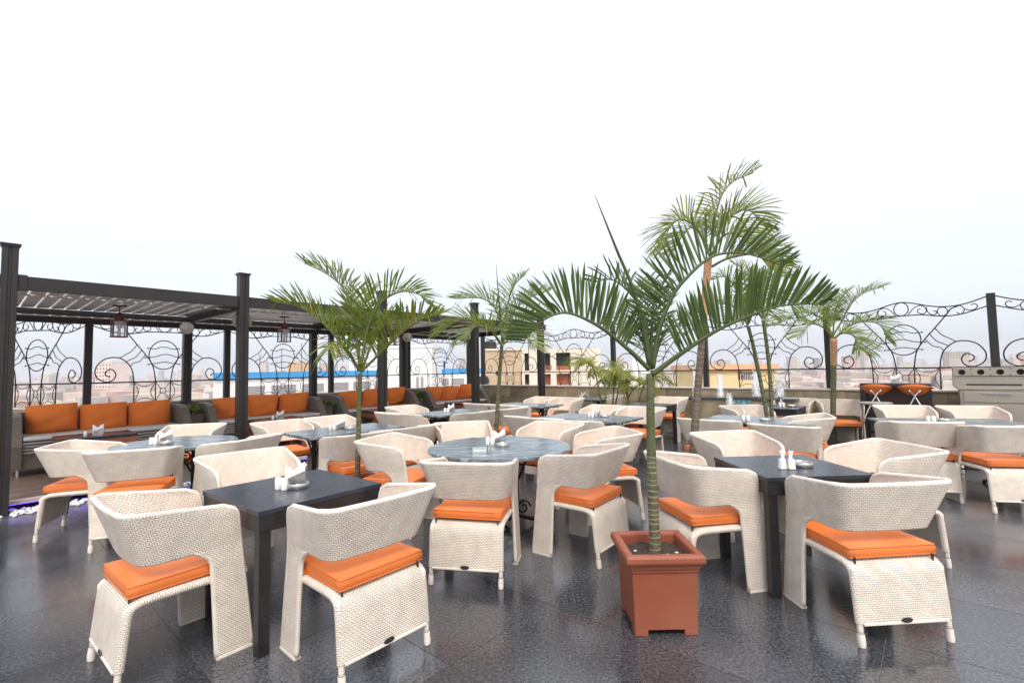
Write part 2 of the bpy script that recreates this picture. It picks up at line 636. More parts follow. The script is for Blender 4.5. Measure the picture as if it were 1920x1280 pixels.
def trunk_mat(name, a, b_, ring, rw):
    m = bpy.data.materials.new(name)
    m.use_nodes = True
    nt = m.node_tree
    b = nt.nodes['Principled BSDF']
    uv = nt.nodes.new('ShaderNodeUVMap')
    sp = nt.nodes.new('ShaderNodeSeparateXYZ')
    nt.links.new(uv.outputs[0], sp.inputs[0])
    t = nt.nodes.new('ShaderNodeTexCoord')
    n = nt.nodes.new('ShaderNodeTexNoise')
    n.inputs['Scale'].default_value = 18
    n.inputs['Detail'].default_value = 5
    nt.links.new(t.outputs['Object'], n.inputs['Vector'])
    r = nt.nodes.new('ShaderNodeValToRGB')
    r.color_ramp.elements[0].position = 0.3
    r.color_ramp.elements[0].color = (*a, 1)
    r.color_ramp.elements[1].position = 0.7
    r.color_ramp.elements[1].color = (*b_, 1)
    nt.links.new(n.outputs[0], r.inputs[0])
    gr_ = nt.nodes.new('ShaderNodeMapRange')
    gr_.inputs['From Min'].default_value = 0.05
    gr_.inputs['From Max'].default_value = 0.75
    nt.links.new(sp.outputs['X'], gr_.inputs[0])
    mx = nt.nodes.new('ShaderNodeMix')
    mx.data_type = 'RGBA'
    nt.links.new(gr_.outputs[0], mx.inputs[0])
    mx.inputs[6].default_value = (0.12, 0.095, 0.065, 1)
    nt.links.new(r.outputs[0], mx.inputs[7])
    mul = nt.nodes.new('ShaderNodeMix')
    mul.data_type = 'RGBA'
    mul.blend_type = 'MULTIPLY'
    mul.inputs[0].default_value = 0.6
    n2 = nt.nodes.new('ShaderNodeTexNoise')
    n2.inputs['Scale'].default_value = 45
    n2.inputs['Detail'].default_value = 6
    nt.links.new(t.outputs['Object'], n2.inputs['Vector'])
    r2 = nt.nodes.new('ShaderNodeValToRGB')
    r2.color_ramp.elements[0].position = 0.35
    r2.color_ramp.elements[0].color = (0.35, 0.33, 0.3, 1)
    r2.color_ramp.elements[1].position = 0.6
    r2.color_ramp.elements[1].color = (1, 1, 1, 1)
    nt.links.new(n2.outputs[0], r2.inputs[0])
    nt.links.new(mx.outputs[2], mul.inputs[6])
    nt.links.new(r2.outputs[0], mul.inputs[7])
    nt.links.new(mul.outputs[2], b.inputs['Base Color'])
    b.inputs['Roughness'].default_value = 0.6
    bp = nt.nodes.new('ShaderNodeBump')
    bp.inputs['Strength'].default_value = 0.5
    bp.inputs['Distance'].default_value = 0.006
    nt.links.new(n2.outputs[0], bp.inputs['Height'])
    nt.links.new(bp.outputs[0], b.inputs['Normal'])
    return m


TRUNK_GREEN = trunk_mat('green palm stem', (0.055, 0.075, 0.022), (0.13, 0.14, 0.055), 0, 0)
TRUNK_BROWN = trunk_mat('weathered palm stem', (0.085, 0.062, 0.045), (0.18, 0.14, 0.105), 0, 0)
TRUNK_RING = mat('pale stem ring', (0.22, 0.205, 0.14), 0.7, var=0.2, vscale=30)
TRUNK_TAN = mat('orange brown sheath', (0.42, 0.235, 0.125), 0.6, var=0.25, vscale=12)
STALK = mat('yellow green stalk', (0.115, 0.135, 0.028), 0.45, var=0.25, vscale=6)
STALK_DARK = mat('green stalk', (0.05, 0.075, 0.02), 0.45, var=0.25, vscale=6)

# ------------------------------------------------------------------ setting: ground, haze, terrace
g = MB().box((0, 2400, -30.5), (7000, 5400, 1.0)).build('ground', mat('dusty city ground', (0.20, 0.18, 0.165), 0.9, var=0.35, vscale=0.02, detail=8))
tag(g, kind='structure')

hz = MB().box((0, 2350, 9.0), (7200, 5700, 84.0)).build('haze', mat('haze', (1, 1, 1)))
tag(hz, kind='stuff')
hm = hz.data.materials[0]
hm.node_tree.nodes.clear()
ho = hm.node_tree.nodes.new('ShaderNodeOutputMaterial')
hv = hm.node_tree.nodes.new('ShaderNodeVolumePrincipled')
hv.inputs['Color'].default_value = (0.90, 0.94, 1.0, 1)
hv.inputs['Density'].default_value = 0.00034
hv.inputs['Anisotropy'].default_value = 0.0
hm.node_tree.links.new(hv.outputs[0], ho.inputs['Volume'])

# terrace building under the floor
tb = MB()
tb.span((-9.0, -16.0, -29.99), (SC_S + 0.2, SC_D + 0.2, -0.012))
to = tb.build('terrace_building', mat('terrace outer wall', (0.45, 0.42, 0.37), 0.8, var=0.15, vscale=0.8))
to.location, to.rotation_euler = SITE, (0, 0, SITE_ROT)
tag(to, kind='structure')
fl = MB().span((-9.0, -16.0, -0.011), (SC_S, SC_D - 0.03, -0.003)).build('terrace_floor', M['grout'])
fl.location, fl.rotation_euler = SITE, (0, 0, SITE_ROT)
tag(fl, kind='structure')


def tile_mb(x, y, s=TILE - 0.0035):
    h = s / 2
    b = 0.0004
    return ([(x - h, y - h, -0.003), (x + h, y - h, -0.003), (x + h, y + h, -0.003), (x - h, y + h, -0.003),
             (x - h + b, y - h + b, 0), (x + h - b, y - h + b, 0), (x + h - b, y + h - b, 0), (x - h + b, y + h - b, 0)],
            [(4, 5, 6, 7), (0, 1, 5, 4), (1, 2, 6, 5), (2, 3, 7, 6), (3, 0, 4, 7)])


cells = []
S0, D0 = 0.551, -0.004
for i in range(-12, 13):
    for j in range(-20, 1):
        s_, d_ = S0 + (i + 0.5) * TILE, D0 + (j - 0.5) * TILE
        if s_ > SC_S - TILE / 2 or s_ < -8.5 or d_ < -15.5:
            continue
        p = site2world(s_, d_)
        r = math.hypot(p.x, p.y)
        vis = p.y > 0.9 and abs(p.x) < 1.25 * p.y + 0.6
        cells.append((0 if vis else 1, r, s_, d_))
cells.sort()
proto_tile = None
rest = MB()
for n, (vis, r, s_, d_) in enumerate(cells):
    if n < 290:
        if proto_tile is None:
            tm = MB().add(*tile_mb(0, 0))
            proto_tile = tm.build('floor_tile', M['granite'], fl)
            proto_tile.location = (s_, d_, 0)
        else:
            inst(proto_tile, 'floor_tile', fl, (s_, d_, 0))
    else:
        rest.add(*tile_mb(s_, d_))
rest_o = rest.build('floor_tiling', M['granite'], fl)
rest_o['kind'] = 'stuff'

# ------------------------------------------------------------------ parapet walls clad in sandstone
TW, TH = 0.67, 0.30
tile_meshes = None


def parapet(name, length, loc, rz, label):
    """wall along local +X, its clad face towards local -Y"""
    global tile_meshes
    root = empty(name, loc, rz, label, 'wall')
    MB().span((-0.2, 0.012, 0.0), (length, 0.20, 0.96)).build('wall_core', M['mortar'], root)
    k = 0
    n = int(length / 1.9)
    for i in range(n):
        a, b = i * 1.9, min(length, (i + 1) * 1.9) - 0.006
        MB().span((a - (0.2 if i == 0 else 0), -0.03, 0.965), (b, 0.24, 1.0)).build('coping_stone', M['coping'], root, bevel=0.006)
    for row in range(3):
        x = -0.2 + (TW / 2 if row % 2 else 0)
        while x + TW < length:
            if tile_meshes is None:
                mb = MB().span((0.003, -0.012, 0.003), (TW - 0.003, 0.012, TH - 0.003))
                t = mb.build('stone_slab', M['stone'], root)
                tile_meshes = t
                t.location = (x, random.uniform(-0.004, 0.003), 0.06 + row * TH)
            else:
                inst(tile_meshes, 'stone_slab', root, (x, random.uniform(-0.004, 0.003), 0.06 + row * TH))
            x += TW
    return root


pC = site2world(SC_S, SC_D)
parapet('parapet_wall', 14.6, site2world(SC_S, SC_D), SITE_ROT - PI / 2, 'sandstone clad parapet wall below the railing behind the fountain')
parapet('parapet_wall', 9.1, site2world(SC_S - 9.1, SC_D), SITE_ROT, 'sandstone clad parapet wall behind the sofas under the pergola')

# ------------------------------------------------------------------ wrought iron railing
RODS = []      # name, points (x from panel centre, z), radius, closed, mirrored


def circ(cx, cz, rx, rz, n=18):
    return [(cx + rx * math.cos(2 * PI * i / n), cz + rz * math.sin(2 * PI * i / n)) for i in range(n)]


railA = [(0.0, 2.469), (0.162, 2.439), (0.344, 2.38), (0.522, 2.346), (0.697, 2.349), (0.856, 2.383), (1.05, 2.455)]
railB = [(0.0, 2.24), (0.259, 2.238), (0.413, 2.209), (0.565, 2.192), (0.714, 2.201), (0.848, 2.234), (1.05, 2.305)]
mir = lambda pts: [(-x, z) for x, z in pts]
RODS += [('top_rail', mir(railA)[::-1] + railA[1:], 0.0095, 0, 0), ('top_rail', mir(railB)[::-1] + railB[1:], 0.009, 0, 0),
         ('mid_rail', [(-1.06, 1.357), (0, 1.357), (1.06, 1.357)], 0.012, 0, 0),
         ('ring', circ(-0.005, 2.354, 0.098, 0.112), 0.008, 1, 0),
         ('ring', circ(0.525, 2.27, 0.064, 0.07, 14), 0.007, 1, 1),
         ('small_scroll', [(0.085, 2.252), (0.158, 2.351), (0.24, 2.396), (0.304, 2.363), (0.327, 2.3), (0.286, 2.251), (0.221, 2.275), (0.216, 2.319), (0.251, 2.346)], 0.007, 0, 1),
         ('small_scroll', [(0.325, 2.36), (0.345, 2.272), (0.401, 2.223), (0.447, 2.245), (0.443, 2.285), (0.411, 2.288)], 0.007, 0, 1),
         ('brace', [(0.721, 2.338), (0.633, 2.305), (0.566, 2.209), (0.416, 2.006), (0.319, 1.883), (0.205, 1.715), (0.152, 1.577), (0.121, 1.368)], 0.0095, 0, 1),
         ('small_scroll', [(0.66, 2.345), (0.745, 2.341), (0.791, 2.281), (0.75, 2.209), (0.697, 2.239)], 0.007, 0, 1),
         ('small_scroll', [(0.785, 2.29), (0.85, 2.262), (0.909, 2.269), (0.947, 2.315), (0.914, 2.36), (0.871, 2.34)], 0.007, 0, 1),
         ('oval_ring', circ(-0.004, 1.83, 0.236, 0.258, 26), 0.009, 1, 0),
         ('wave_bar', [(-0.25, 1.948), (-0.137, 1.938), (-0.05, 1.968), (0.05, 1.968), (0.137, 1.938), (0.25, 1.948)], 0.007, 0, 0),
         ('wave_bar', [(-0.31, 1.783), (-0.231, 1.785), (-0.087, 1.836), (0.02, 1.836), (0.13, 1.798), (0.288, 1.781)], 0.007, 0, 0),
         ('wave_bar', [(-0.262, 1.663), (-0.151, 1.675), (-0.025, 1.704), (0.083, 1.688), (0.242, 1.661)], 0.007, 0, 0),
         ('wave_rib', [(0.416, 2.006), (0.499, 1.89), (0.595, 1.824), (0.666, 1.77)], 0.007, 0, 1),
         ('wave_rib', [(0.346, 1.911), (0.43, 1.791), (0.516, 1.744), (0.574, 1.704)], 0.007, 0, 1),
         ('wave_rib', [(0.29, 1.824), (0.375, 1.716), (0.463, 1.687), (0.511, 1.633)], 0.007, 0, 1),
         ('scroll', [(0.45, 1.363), (0.466, 1.499), (0.511, 1.633), (0.629, 1.755), (0.764, 1.782), (0.904, 1.733), (0.991, 1.615), (1.003, 1.517), (0.97, 1.436), (0.885, 1.379), (0.814, 1.372), (0.745, 1.408), (0.715, 1.492), (0.753, 1.566), (0.801, 1.576), (0.859, 1.537), (0.856, 1.48), (0.795, 1.449)], 0.0095, 0, 1),
         ('upright', [(0.121, 1.36), (0.115, 1.0)], 0.010, 0, 1), ('upright', [(0.449, 1.36), (0.445, 1.0)], 0.010, 0, 1),
         ('lattice_ring', circ(0.0, 1.19, 0.046, 0.052, 14), 0.006, 1, 0),
         ('lattice_bar', [(0.121, 1.35), (0.033, 1.228)], 0.006, 0, 1), ('lattice_bar', [(0.033, 1.152), (0.115, 1.01)], 0.006, 0, 1),
         ('lattice_arc', [(0.135, 1.345), (0.21, 1.295), (0.285, 1.28), (0.36, 1.295), (0.435, 1.345)], 0.006, 0, 1),
         ('lattice_arc', [(0.135, 1.01), (0.21, 1.06), (0.285, 1.075), (0.36, 1.06), (0.435, 1.01)], 0.006, 0, 1),
         ('lattice_arc', [(0.13, 1.33), (0.175, 1.25), (0.19, 1.18), (0.175, 1.11), (0.13, 1.03)], 0.006, 0, 1),
         ('lattice_arc', [(0.44, 1.33), (0.395, 1.25), (0.38, 1.18), (0.395, 1.11), (0.44, 1.03)], 0.006, 0, 1)]
rod_protos = []


def fence(loc, rz, posts, label, lead=None):
    root = empty('railing', loc, rz, label, 'railing')
    first = None
    for x in posts:
        if first is None:
            first = MB().box((0, 0, 1.745), (0.10, 0.10, 1.49)).box((0, 0, 2.495), (0.104, 0.104, 0.012)).build('post', M['perg'], root, bevel=0.004)
            first.location = (x, 0, 0)
        else:
            p = inst(first, 'post', root, (x, 0, 0))
            md = p.modifiers.new('bevel', 'BEVEL'); md.width = 0.004; md.limit_method = 'ANGLE'
    build = not rod_protos
    runs = ([lead] if lead is not None else []) + posts
    for a, b in zip(runs[:-1], runs[1:]):
        c, sc = (a + b) / 2, (b - a - 0.1) / 2.1
        if build and not rod_protos:
            for nm, pts, r, closed, mirrored in RODS:
                for q in ([pts, mir(pts)] if mirrored else [pts]):
                    P = [(x, 0, z) for x, z in q]
                    if len(P) > 2 and not closed:
                        P = spline(P, 4)
                    mb = MB().tube(P, r, 6, closed=bool(closed))
                    if nm in ('wave_bar',):
                        for e_ in (P[0], P[-1]):
                            mb.lathe([(0, -0.014), (0.012, -0.007), (0.014, 0), (0.012, 0.007), (0, 0.014)], 6, e_)
                    o = mb.build(nm, M['iron'], root, smooth=True, auto=False)
                    o.location = (c, 0, 0)
                    o.scale = (sc, 1, 1)
                    rod_protos.append((nm, o))
        else:
            for nm, o in rod_protos:
                inst(o, nm, root, (c, 0, 0), scale=(sc, 1, 1))
    return root


fence(site2world(SC_S + 0.05, SC_D), SITE_ROT - PI / 2, [0.0, 2.2, 4.5, 6.72, 8.94, 11.1, 13.3], 'black wrought iron railing with scrolls and ovals above the fountain wall')
fence(site2world(SC_S, SC_D + 0.05), SITE_ROT + PI, [0.50, 2.71, 4.87, 7.04, 9.10], 'black wrought iron railing with scrolls and ovals behind the sofas')
fence((-6.98, 7.86, 0), PI, [1.68, 3.36], 'short black wrought iron railing at the left edge of the picture', 0.02)
parapet('parapet_wall', 3.4, (-10.35, 7.80, 0), 0.0, 'sandstone clad parapet wall at the left edge below the short railing')

# ------------------------------------------------------------------ pergola
pg = empty('pergola', SITE, SITE_ROT, 'dark bronze pergola with louvred roof over the sofas', 'pergola')
DB = 2.66


def post_mb(z0, z1, w=0.13):
    mb = MB()
    a = w / 2
    mb.span((-a, -a, z0), (-0.014, a, z1)).span((0.014, -a, z0), (a, a, z1)).span((-0.014, -a + 0.012, z0), (0.014, a - 0.012, z1))
    return mb


fp = bp_ = None
for k in range(5):
    if fp is None:
        fp = post_mb(0, 2.92).build('front_post', M['perg'], pg, bevel=0.003)
        cap0 = MB().box((0, 0, 2.928), (0.165, 0.165, 0.016)).box((0, 0, 2.91), (0.145, 0.145, 0.02)).build('post_cap', M['perg'], fp)
        bp_ = post_mb(0.12, 2.31).build('rear_post', M['perg'], pg, bevel=0.003)
        bp_.location = (0, DB, 0)
    else:
        o = inst(fp, 'front_post', pg, (k * BAY, 0, 0))
        inst(cap0, 'post_cap', o)
        inst(bp_, 'rear_post', pg, (k * BAY, DB, 0))
for k in range(4):
    a, b = k * BAY + 0.067, (k + 1) * BAY - 0.067
    MB().span((a, -0.03, 2.44), (b, 0.03, 2.593)).build('front_beam', M['perg'], pg, bevel=0.003)
MB().span((4 * BAY + 0.067, -0.03, 2.44), (4 * BAY + 0.19, 0.03, 2.593)).build('front_beam', M['perg'], pg, bevel=0.003)
MB().span((0.067, -0.045, 2.43), (0.14, 0.045, 2.605)).build('beam_bracket', M['perg'], pg, bevel=0.003)
MB().span((-0.9, -0.03, 2.44), (-0.067, 0.03, 2.593)).build('front_beam', M['perg'], pg, bevel=0.003)
MB().span((-0.9, DB - 0.05, 2.31), (4 * BAY + 0.15, DB + 0.05, 2.52)).build('rear_beam', M['perg'], pg, bevel=0.003)
for k in range(5):
    MB().span((k * BAY - 0.04, 0.067, 2.40), (k * BAY + 0.04, DB - 0.052, 2.535)).build('cross_beam', M['perg'], pg, bevel=0.003)
sl = None
NSL = 14
pos_ = [-0.13 - 0.168 * i for i in range(5)]
for k in range(4):
    a_, b_ = k * BAY + 0.125, (k + 1) * BAY - 0.125
    pos_ += [a_ + (b_ - a_) * i / (NSL - 1) for i in range(NSL)]
for s_ in pos_:
    if sl is None:
        sl = MB().box((0, (DB - 0.1) / 2 + 0.045, 0), (0.140, DB - 0.22, 0.034)).build('louvre_slat', M['louvre'], pg, bevel=0.003)
        sl.location, sl.rotation_euler = (s_, 0, 2.535), (0, math.radians(-3), 0)
    else:
        inst(sl, 'louvre_slat', pg, (s_, 0, 2.535), (0, math.radians(-3), 0))
for k in range(4):
    MB().tube([(k * BAY + 0.06, 0.30, 2.425), ((k + 1) * BAY - 0.06, 0.30, 2.425)], 0.011, 8).build('curtain_rod', M['steel'], pg, smooth=True)
    MB().tube([(k * BAY + 0.06, DB - 0.25, 2.395), ((k + 1) * BAY - 0.06, DB - 0.25, 2.395)], 0.011, 8).build('curtain_rod', M['steel'], pg, smooth=True)

# raised deck under the pergola, purple lit edge and white pebbles
dk = empty('deck', SITE, SITE_ROT)
dk['kind'] = 'structure'
MB().span((-3.5, 0.30, 0.0), (SC_S - 0.02, SC_D - 0.03, 0.094)).build('deck_frame', M['perg'], dk)
nb = 18
wd = (SC_D - 0.03 - 0.16) / nb
for i in range(nb):
    MB().span((-3.5, 0.16 + i * wd + 0.002, 0.096), (SC_S - 0.02, 0.16 + (i + 1) * wd - 0.003, 0.12)).build('deck_board', M['deck'], dk)
MB().span((-3.5, 0.08, 0.082), (SC_S - 0.02, 0.158, 0.124)).build('deck_edge', M['deck_trim'], dk, bevel=0.004)
led = MB().span((0.0, 0.135, 0.070), (SC_S - 0.1, 0.152, 0.081)).build('led_strip', M['led'])
led.location, led.rotation_euler = SITE, (0, 0, SITE_ROT)
tag(led, 'purple glowing led strip light under the deck edge by the pebbles', 'strip light')
rp = random.Random(3)
pb = MB()
ico = [(0, 0, 1), (0.894, 0, 0.447), (0.276, 0.851, 0.447), (-0.724, 0.526, 0.447), (-0.724, -0.526, 0.447), (0.276, -0.851, 0.447), (0.724, 0.526, -0.447), (-0.276, 0.851, -0.447), (-0.894, 0, -0.447), (-0.276, -0.851, -0.447), (0.724, -0.526, -0.447), (0, 0, -1)]
icof = [(0, 1, 2), (0, 2, 3), (0, 3, 4), (0, 4, 5), (0, 5, 1), (1, 6, 2), (2, 7, 3), (3, 8, 4), (4, 9, 5), (5, 10, 1), (1, 10, 6), (2, 6, 7), (3, 7, 8), (4, 8, 9), (5, 9, 10), (6, 10, 11), (7, 6, 11), (8, 7, 11), (9, 8, 11), (10, 9, 11)]
for i in range(2600):
    s_, d_ = rp.uniform(-0.4, 9.9), rp.uniform(-0.19, 0.16)
    if min(abs(s_ - k * BAY) for k in range(5)) < 0.085 and abs(d_) < 0.085:
        continue
    r = rp.uniform(0.014, 0.024)
    a = rp.uniform(0, PI)
    e1, e2 = rp.uniform(0.8, 1.35), rp.uniform(0.55, 0.8)
    z = 0.01 + (rp.random() ** 2) * 0.018
    pb.add([(s_ + (x * e1 * math.cos(a) - y * math.sin(a)) * r, d_ + (x * e1 * math.sin(a) + y * math.cos(a)) * r, z + zz * r * e2) for x, y, zz in ico], icof)
pbo = pb.build('pebbles', M['pebble'], None, smooth=True, auto=False)
pbo.location, pbo.rotation_euler = SITE, (0, 0, SITE_ROT)
tag(pbo, kind='stuff')

# ------------------------------------------------------------------ lanterns and glass globes under the pergola
def make_lantern(s_, d_, label):
    root = empty('lantern', site2world(s_, d_, 2.02), SITE_ROT, label, 'lantern', 'square lanterns hanging from the pergola')
    h = 0.235
    w = 0.105
    MB().box((0, 0, 0.008), (0.185, 0.185, 0.014)).build('base', M['lantern'], root)
    MB().box((0, 0, h), (0.19, 0.19, 0.014)).build('top_plate', M['lantern'], root)
    for sx_ in (-1, 1):
        for sy_ in (-1, 1):
            MB().box((sx_ * 0.078, sy_ * 0.078, h / 2), (0.018, 0.018, h - 0.018)).build('corner_bar', M['lantern'], root)
    for a in range(4):
        o = MB().box((0, -0.078, h / 2), (0.132, 0.003, h - 0.02)).build('pane', M['glass'], root)
        o.rotation_euler = (0, 0, a * PI / 2)
    MB().lathe([(0.06, 0), (0.06, 0.035), (0.075, 0.04), (0.05, 0.085), (0.02, 0.11), (0.012, 0.12)], 10, (0, 0, h + 0.008)).build('chimney_cap', M['lantern'], root, smooth=True)
    MB().tube([(0, 0, h + 0.12), (0, 0, 0.45)], 0.007, 6).build('hanging_rod', M['lantern'], root)
    MB().box((0, 0, 0.455), (0.16, 0.05, 0.02)).box((0, 0, 0.45), (0.05, 0.16, 0.02)).build('ceiling_bracket', M['lantern'], root)
    MB().lathe([(0.02, 0), (0.02, 0.08), (0.012, 0.10), (0.03, 0.12), (0.032, 0.16), (0.0, 0.18)], 8, (0, 0, 0.016)).build('bulb', M['ceramic'], root, smooth=True)


make_lantern(1.15, 1.2, 'rusty red square lantern hanging from the pergola, nearest the big left post')
make_lantern(3.48, 1.2, 'rusty red square lantern hanging in the second pergola bay')
make_lantern(5.85, 1.2, 'rusty red square lantern hanging behind the palm in the third bay')


def make_globe(s_, d_, z, r, label):
    root = empty('globe_lamp', site2world(s_, d_, z), 0, label, 'lamp', 'glass globe lamps hanging from the pergola')
    MB().lathe([(r * math.sin(PI * i / 14), -r * math.cos(PI * i / 14)) for i in range(15)], 20).build('globe', M['globe'], root, smooth=True)
    MB().tube([(0, 0, r), (0, 0, 2.52 - z)], 0.004, 5).build('cord', M['iron'], root)
    MB().lathe([(0.03, 0), (0.03, 0.05), (0.01, 0.06)], 10, (0, 0, r - 0.01)).build('lamp_holder', M['iron'], root, smooth=True)


make_globe(1.98, 1.2, 2.20, 0.098, 'crackled glass globe lamp hanging in front of the second rear post')
make_globe(2.76, 1.15, 2.36, 0.15, 'clear glass globe lamp half hidden behind the second front post')
make_globe(6.18, 1.2, 2.21, 0.105, 'crackled glass globe lamp hanging beyond the leafy palm by the fence corner')
make_globe(8.02, 1.2, 2.36, 0.14, 'clear glass globe lamp hanging beside the fourth front post')

# ------------------------------------------------------------------ sofas, planters, coffee tables on the deck
DZ = 0.12


def pillow_fn(w, h, t, seed):
    r = random.Random(seed)
    ph = [r.uniform(0, 6.28) for _ in range(4)]

    def fn(u, v, side):
        x, z = (u - 0.5), (v - 0.5)
        ex = 1 - abs(2 * x) ** 2.4
        ez = 1 - abs(2 * z) ** 2.4
        d = t / 2 * max(0, ex * ez) ** 0.5
        pinch = 1 - 0.15 * (abs(2 * x) ** 2) * (1 - abs(2 * z) ** 2) * 0.6
        pz = 1 - 0.11 * (abs(2 * z) ** 2) * (1 - abs(2 * x) ** 2)
        wr = 0.009 * math.sin(9 * x + ph[0] + 5 * z) + 0.008 * math.sin(13 * z + ph[1] - 7 * x) + 0.008 * math.sin(4 * x * z * 8 + ph[2])
        return (x * w * pz, side * (d + wr * max(0, ex * ez)), z * h * pinch)
    return fn


pillow_meshes = []


def make_pillow(parent, x, y, z, rx, rz, k):
    if len(pillow_meshes) < 4:
        fn = pillow_fn(0.56, 0.45, 0.28, k)
        mb = MB()
        mb.grid(lambda u, v: fn(u, v, -1), 16, 12)
        mb.grid(lambda u, v: fn(u, v, 1), 16, 12, flip=True)
        o = mb.build('back_cushion', M['fabric'], parent, smooth=True, auto=False)
        pillow_meshes.append(o)
    else:
        o = inst(pillow_meshes[k % 4], 'back_cushion', parent)
    o.location = (x, y, z)
    o.rotation_euler = (rx, random.uniform(-0.05, 0.05), rz)
    return o


def uvbox(mb, a, b):
    """box with metric UVs on every face"""
    x0, y0, z0 = a
    x1, y1, z1 = b
    def q(p, uvs):
        mb.add(p, [(0, 1, 2, 3)], uvs)
    q([(x0, y0, z0), (x1, y0, z0), (x1, y0, z1), (x0, y0, z1)], [(x0, z0), (x1, z0), (x1, z1), (x0, z1)])
    q([(x1, y1, z0), (x0, y1, z0), (x0, y1, z1), (x1, y1, z1)], [(x1, z0), (x0, z0), (x0, z1), (x1, z1)])
    q([(x0, y1, z0), (x0, y0, z0), (x0, y0, z1), (x0, y1, z1)], [(y1, z0), (y0, z0), (y0, z1), (y1, z1)])
    q([(x1, y0, z0), (x1, y1, z0), (x1, y1, z1), (x1, y0, z1)], [(y0, z0), (y1, z0), (y1, z1), (y0, z1)])
    q([(x0, y0, z1), (x1, y0, z1), (x1, y1, z1), (x0, y1, z1)], [(x0, y0), (x1, y0), (x1, y1), (x0, y1)])
    q([(x0, y1, z0), (x1, y1, z0), (x1, y0, z0), (x0, y0, z0)], [(x0, y1), (x1, y1), (x1, y0), (x0, y0)])


def uvprism(mb, prof, x0, x1):
    """prism of a (y, z) outline between two x values, metric UVs"""
    n = len(prof)
    ln = 0
    for i in range(n):
        a, b = prof[i], prof[(i + 1) % n]
        l2 = math.dist(a, b)
        mb.add([(x0, *a), (x1, *a), (x1, *b), (x0, *b)], [(0, 3, 2, 1)], [(x0, ln), (x1, ln), (x1, ln + l2), (x0, ln + l2)])
        ln += l2
    mb.add([(x0, *p) for p in prof], [tuple(range(n))], [p for p in prof])
    mb.add([(x1, *p) for p in prof], [tuple(range(n - 1, -1, -1))], [p for p in prof])


def make_sofa(s0, s1, label, k):
    """sofa with local X along the pergola, its back at local y = 0 and its front towards -y"""
    L = s1 - s0
    root = empty('sofa', site2world(s0, 2.62, DZ), SITE_ROT, label, 'sofa', 'wicker sofas under the pergola')
    mb = MB(); uvprism(mb, [(0, 0.10), (-0.16, 0.10), (-0.15, 0.50), (-0.10, 0.84), (0, 0.84)], 0.0, L)
    mb.build('backrest', M['taupe'], root, bevel=0.02)
    arm = [(-0.05, 0.10), (-0.83, 0.10), (-0.90, 0.42), (-0.62, 0.80), (-0.50, 0.835), (-0.08, 0.84)]
    for a in (-0.012, L - 0.108):
        mb = MB(); uvprism(mb, arm, a, a + 0.12)
        mb.build('arm', M['taupe'], root, bevel=0.018)
    mb = MB(); uvbox(mb, (0.112, -0.80, 0.10), (L - 0.112, -0.17, 0.30))
    mb.build('seat_base', M['taupe'], root, bevel=0.012)
    for i in range(4):
        MB().span((0.115, -0.835, 0.305 + i * 0.042), (L - 0.115, -0.80, 0.335 + i * 0.042)).build('front_slat', M['slat'], root, bevel=0.004)
    MB().span((0.115, -0.84, 0.475), (L - 0.115, -0.165, 0.53)).build('seat_pad', M['pad'], root, bevel=0.022)
    for x in (0.08, L - 0.08):
        for y in (-0.78, -0.08):
            MB().lathe([(0.022, 0), (0.022, 0.105)], 10, (x, y, 0)).build('foot', M['steel'], root, smooth=True)
    n = 3
    w = 0.60
    for i in range(n):
        make_pillow(root, 0.13 + (i + 0.5) * w + random.uniform(-0.015, 0.015), -0.30, 0.725 + random.uniform(-0.02, 0.02), math.radians(20 + random.uniform(-6, 6)), random.uniform(-0.10, 0.10), k * 3 + i)


make_sofa(0.14, 2.22, 'taupe wicker sofa with three orange cushions, nearest to the big left post', 0)
make_sofa(2.52, 4.58, 'taupe wicker sofa with orange cushions behind the second front post', 1)
make_sofa(4.98, 6.98, 'taupe wicker sofa with orange cushions behind the leafy palm and third post', 2)
make_sofa(7.36, 9.36, 'taupe wicker sofa with orange cushions, farthest under the pergola', 3)


def make_fern(s_, d_, zb, label, n, L, seed, droop):
    r = random.Random(seed)
    root = empty('fern', site2world(s_, d_, zb), 0, label, 'plant', 'leafy plants in the planters')
    for i in range(n):
        a = 2 * PI * i / n + r.uniform(-0.3, 0.3)
        l = L * r.uniform(0.7, 1.15)
        el = r.uniform(0.5, 1.3)
        pts = []
        for q in range(6):
            t = q / 5
            h = l * t * math.sin(el) - droop * l * t * t
            rr = l * t * math.cos(el)
            pts.append(Vector((rr * math.cos(a), rr * math.sin(a), h)))
        side = Vector((-math.sin(a), math.cos(a), 0))
        mb = MB()
        vs, fs = [], []
        for q, p in enumerate(pts):
            t = q / 5
            w = 0.030 * math.sin(PI * min(1, 0.12 + t * 0.88)) + 0.002
            vs += [p - side * w + Vector((0, 0, w * 0.5)), p, p + side * w + Vector((0, 0, w * 0.5))]
        for q in range(5):
            fs += [(q * 3, q * 3 + 1, q * 3 + 4, q * 3 + 3), (q * 3 + 1, q * 3 + 2, q * 3 + 5, q * 3 + 4)]
        mb.add(vs, fs)
        mb.build('leaf', r.choice([LEAF_DARK, LEAF_MID, LEAF_MID]), root, smooth=True, auto=False)


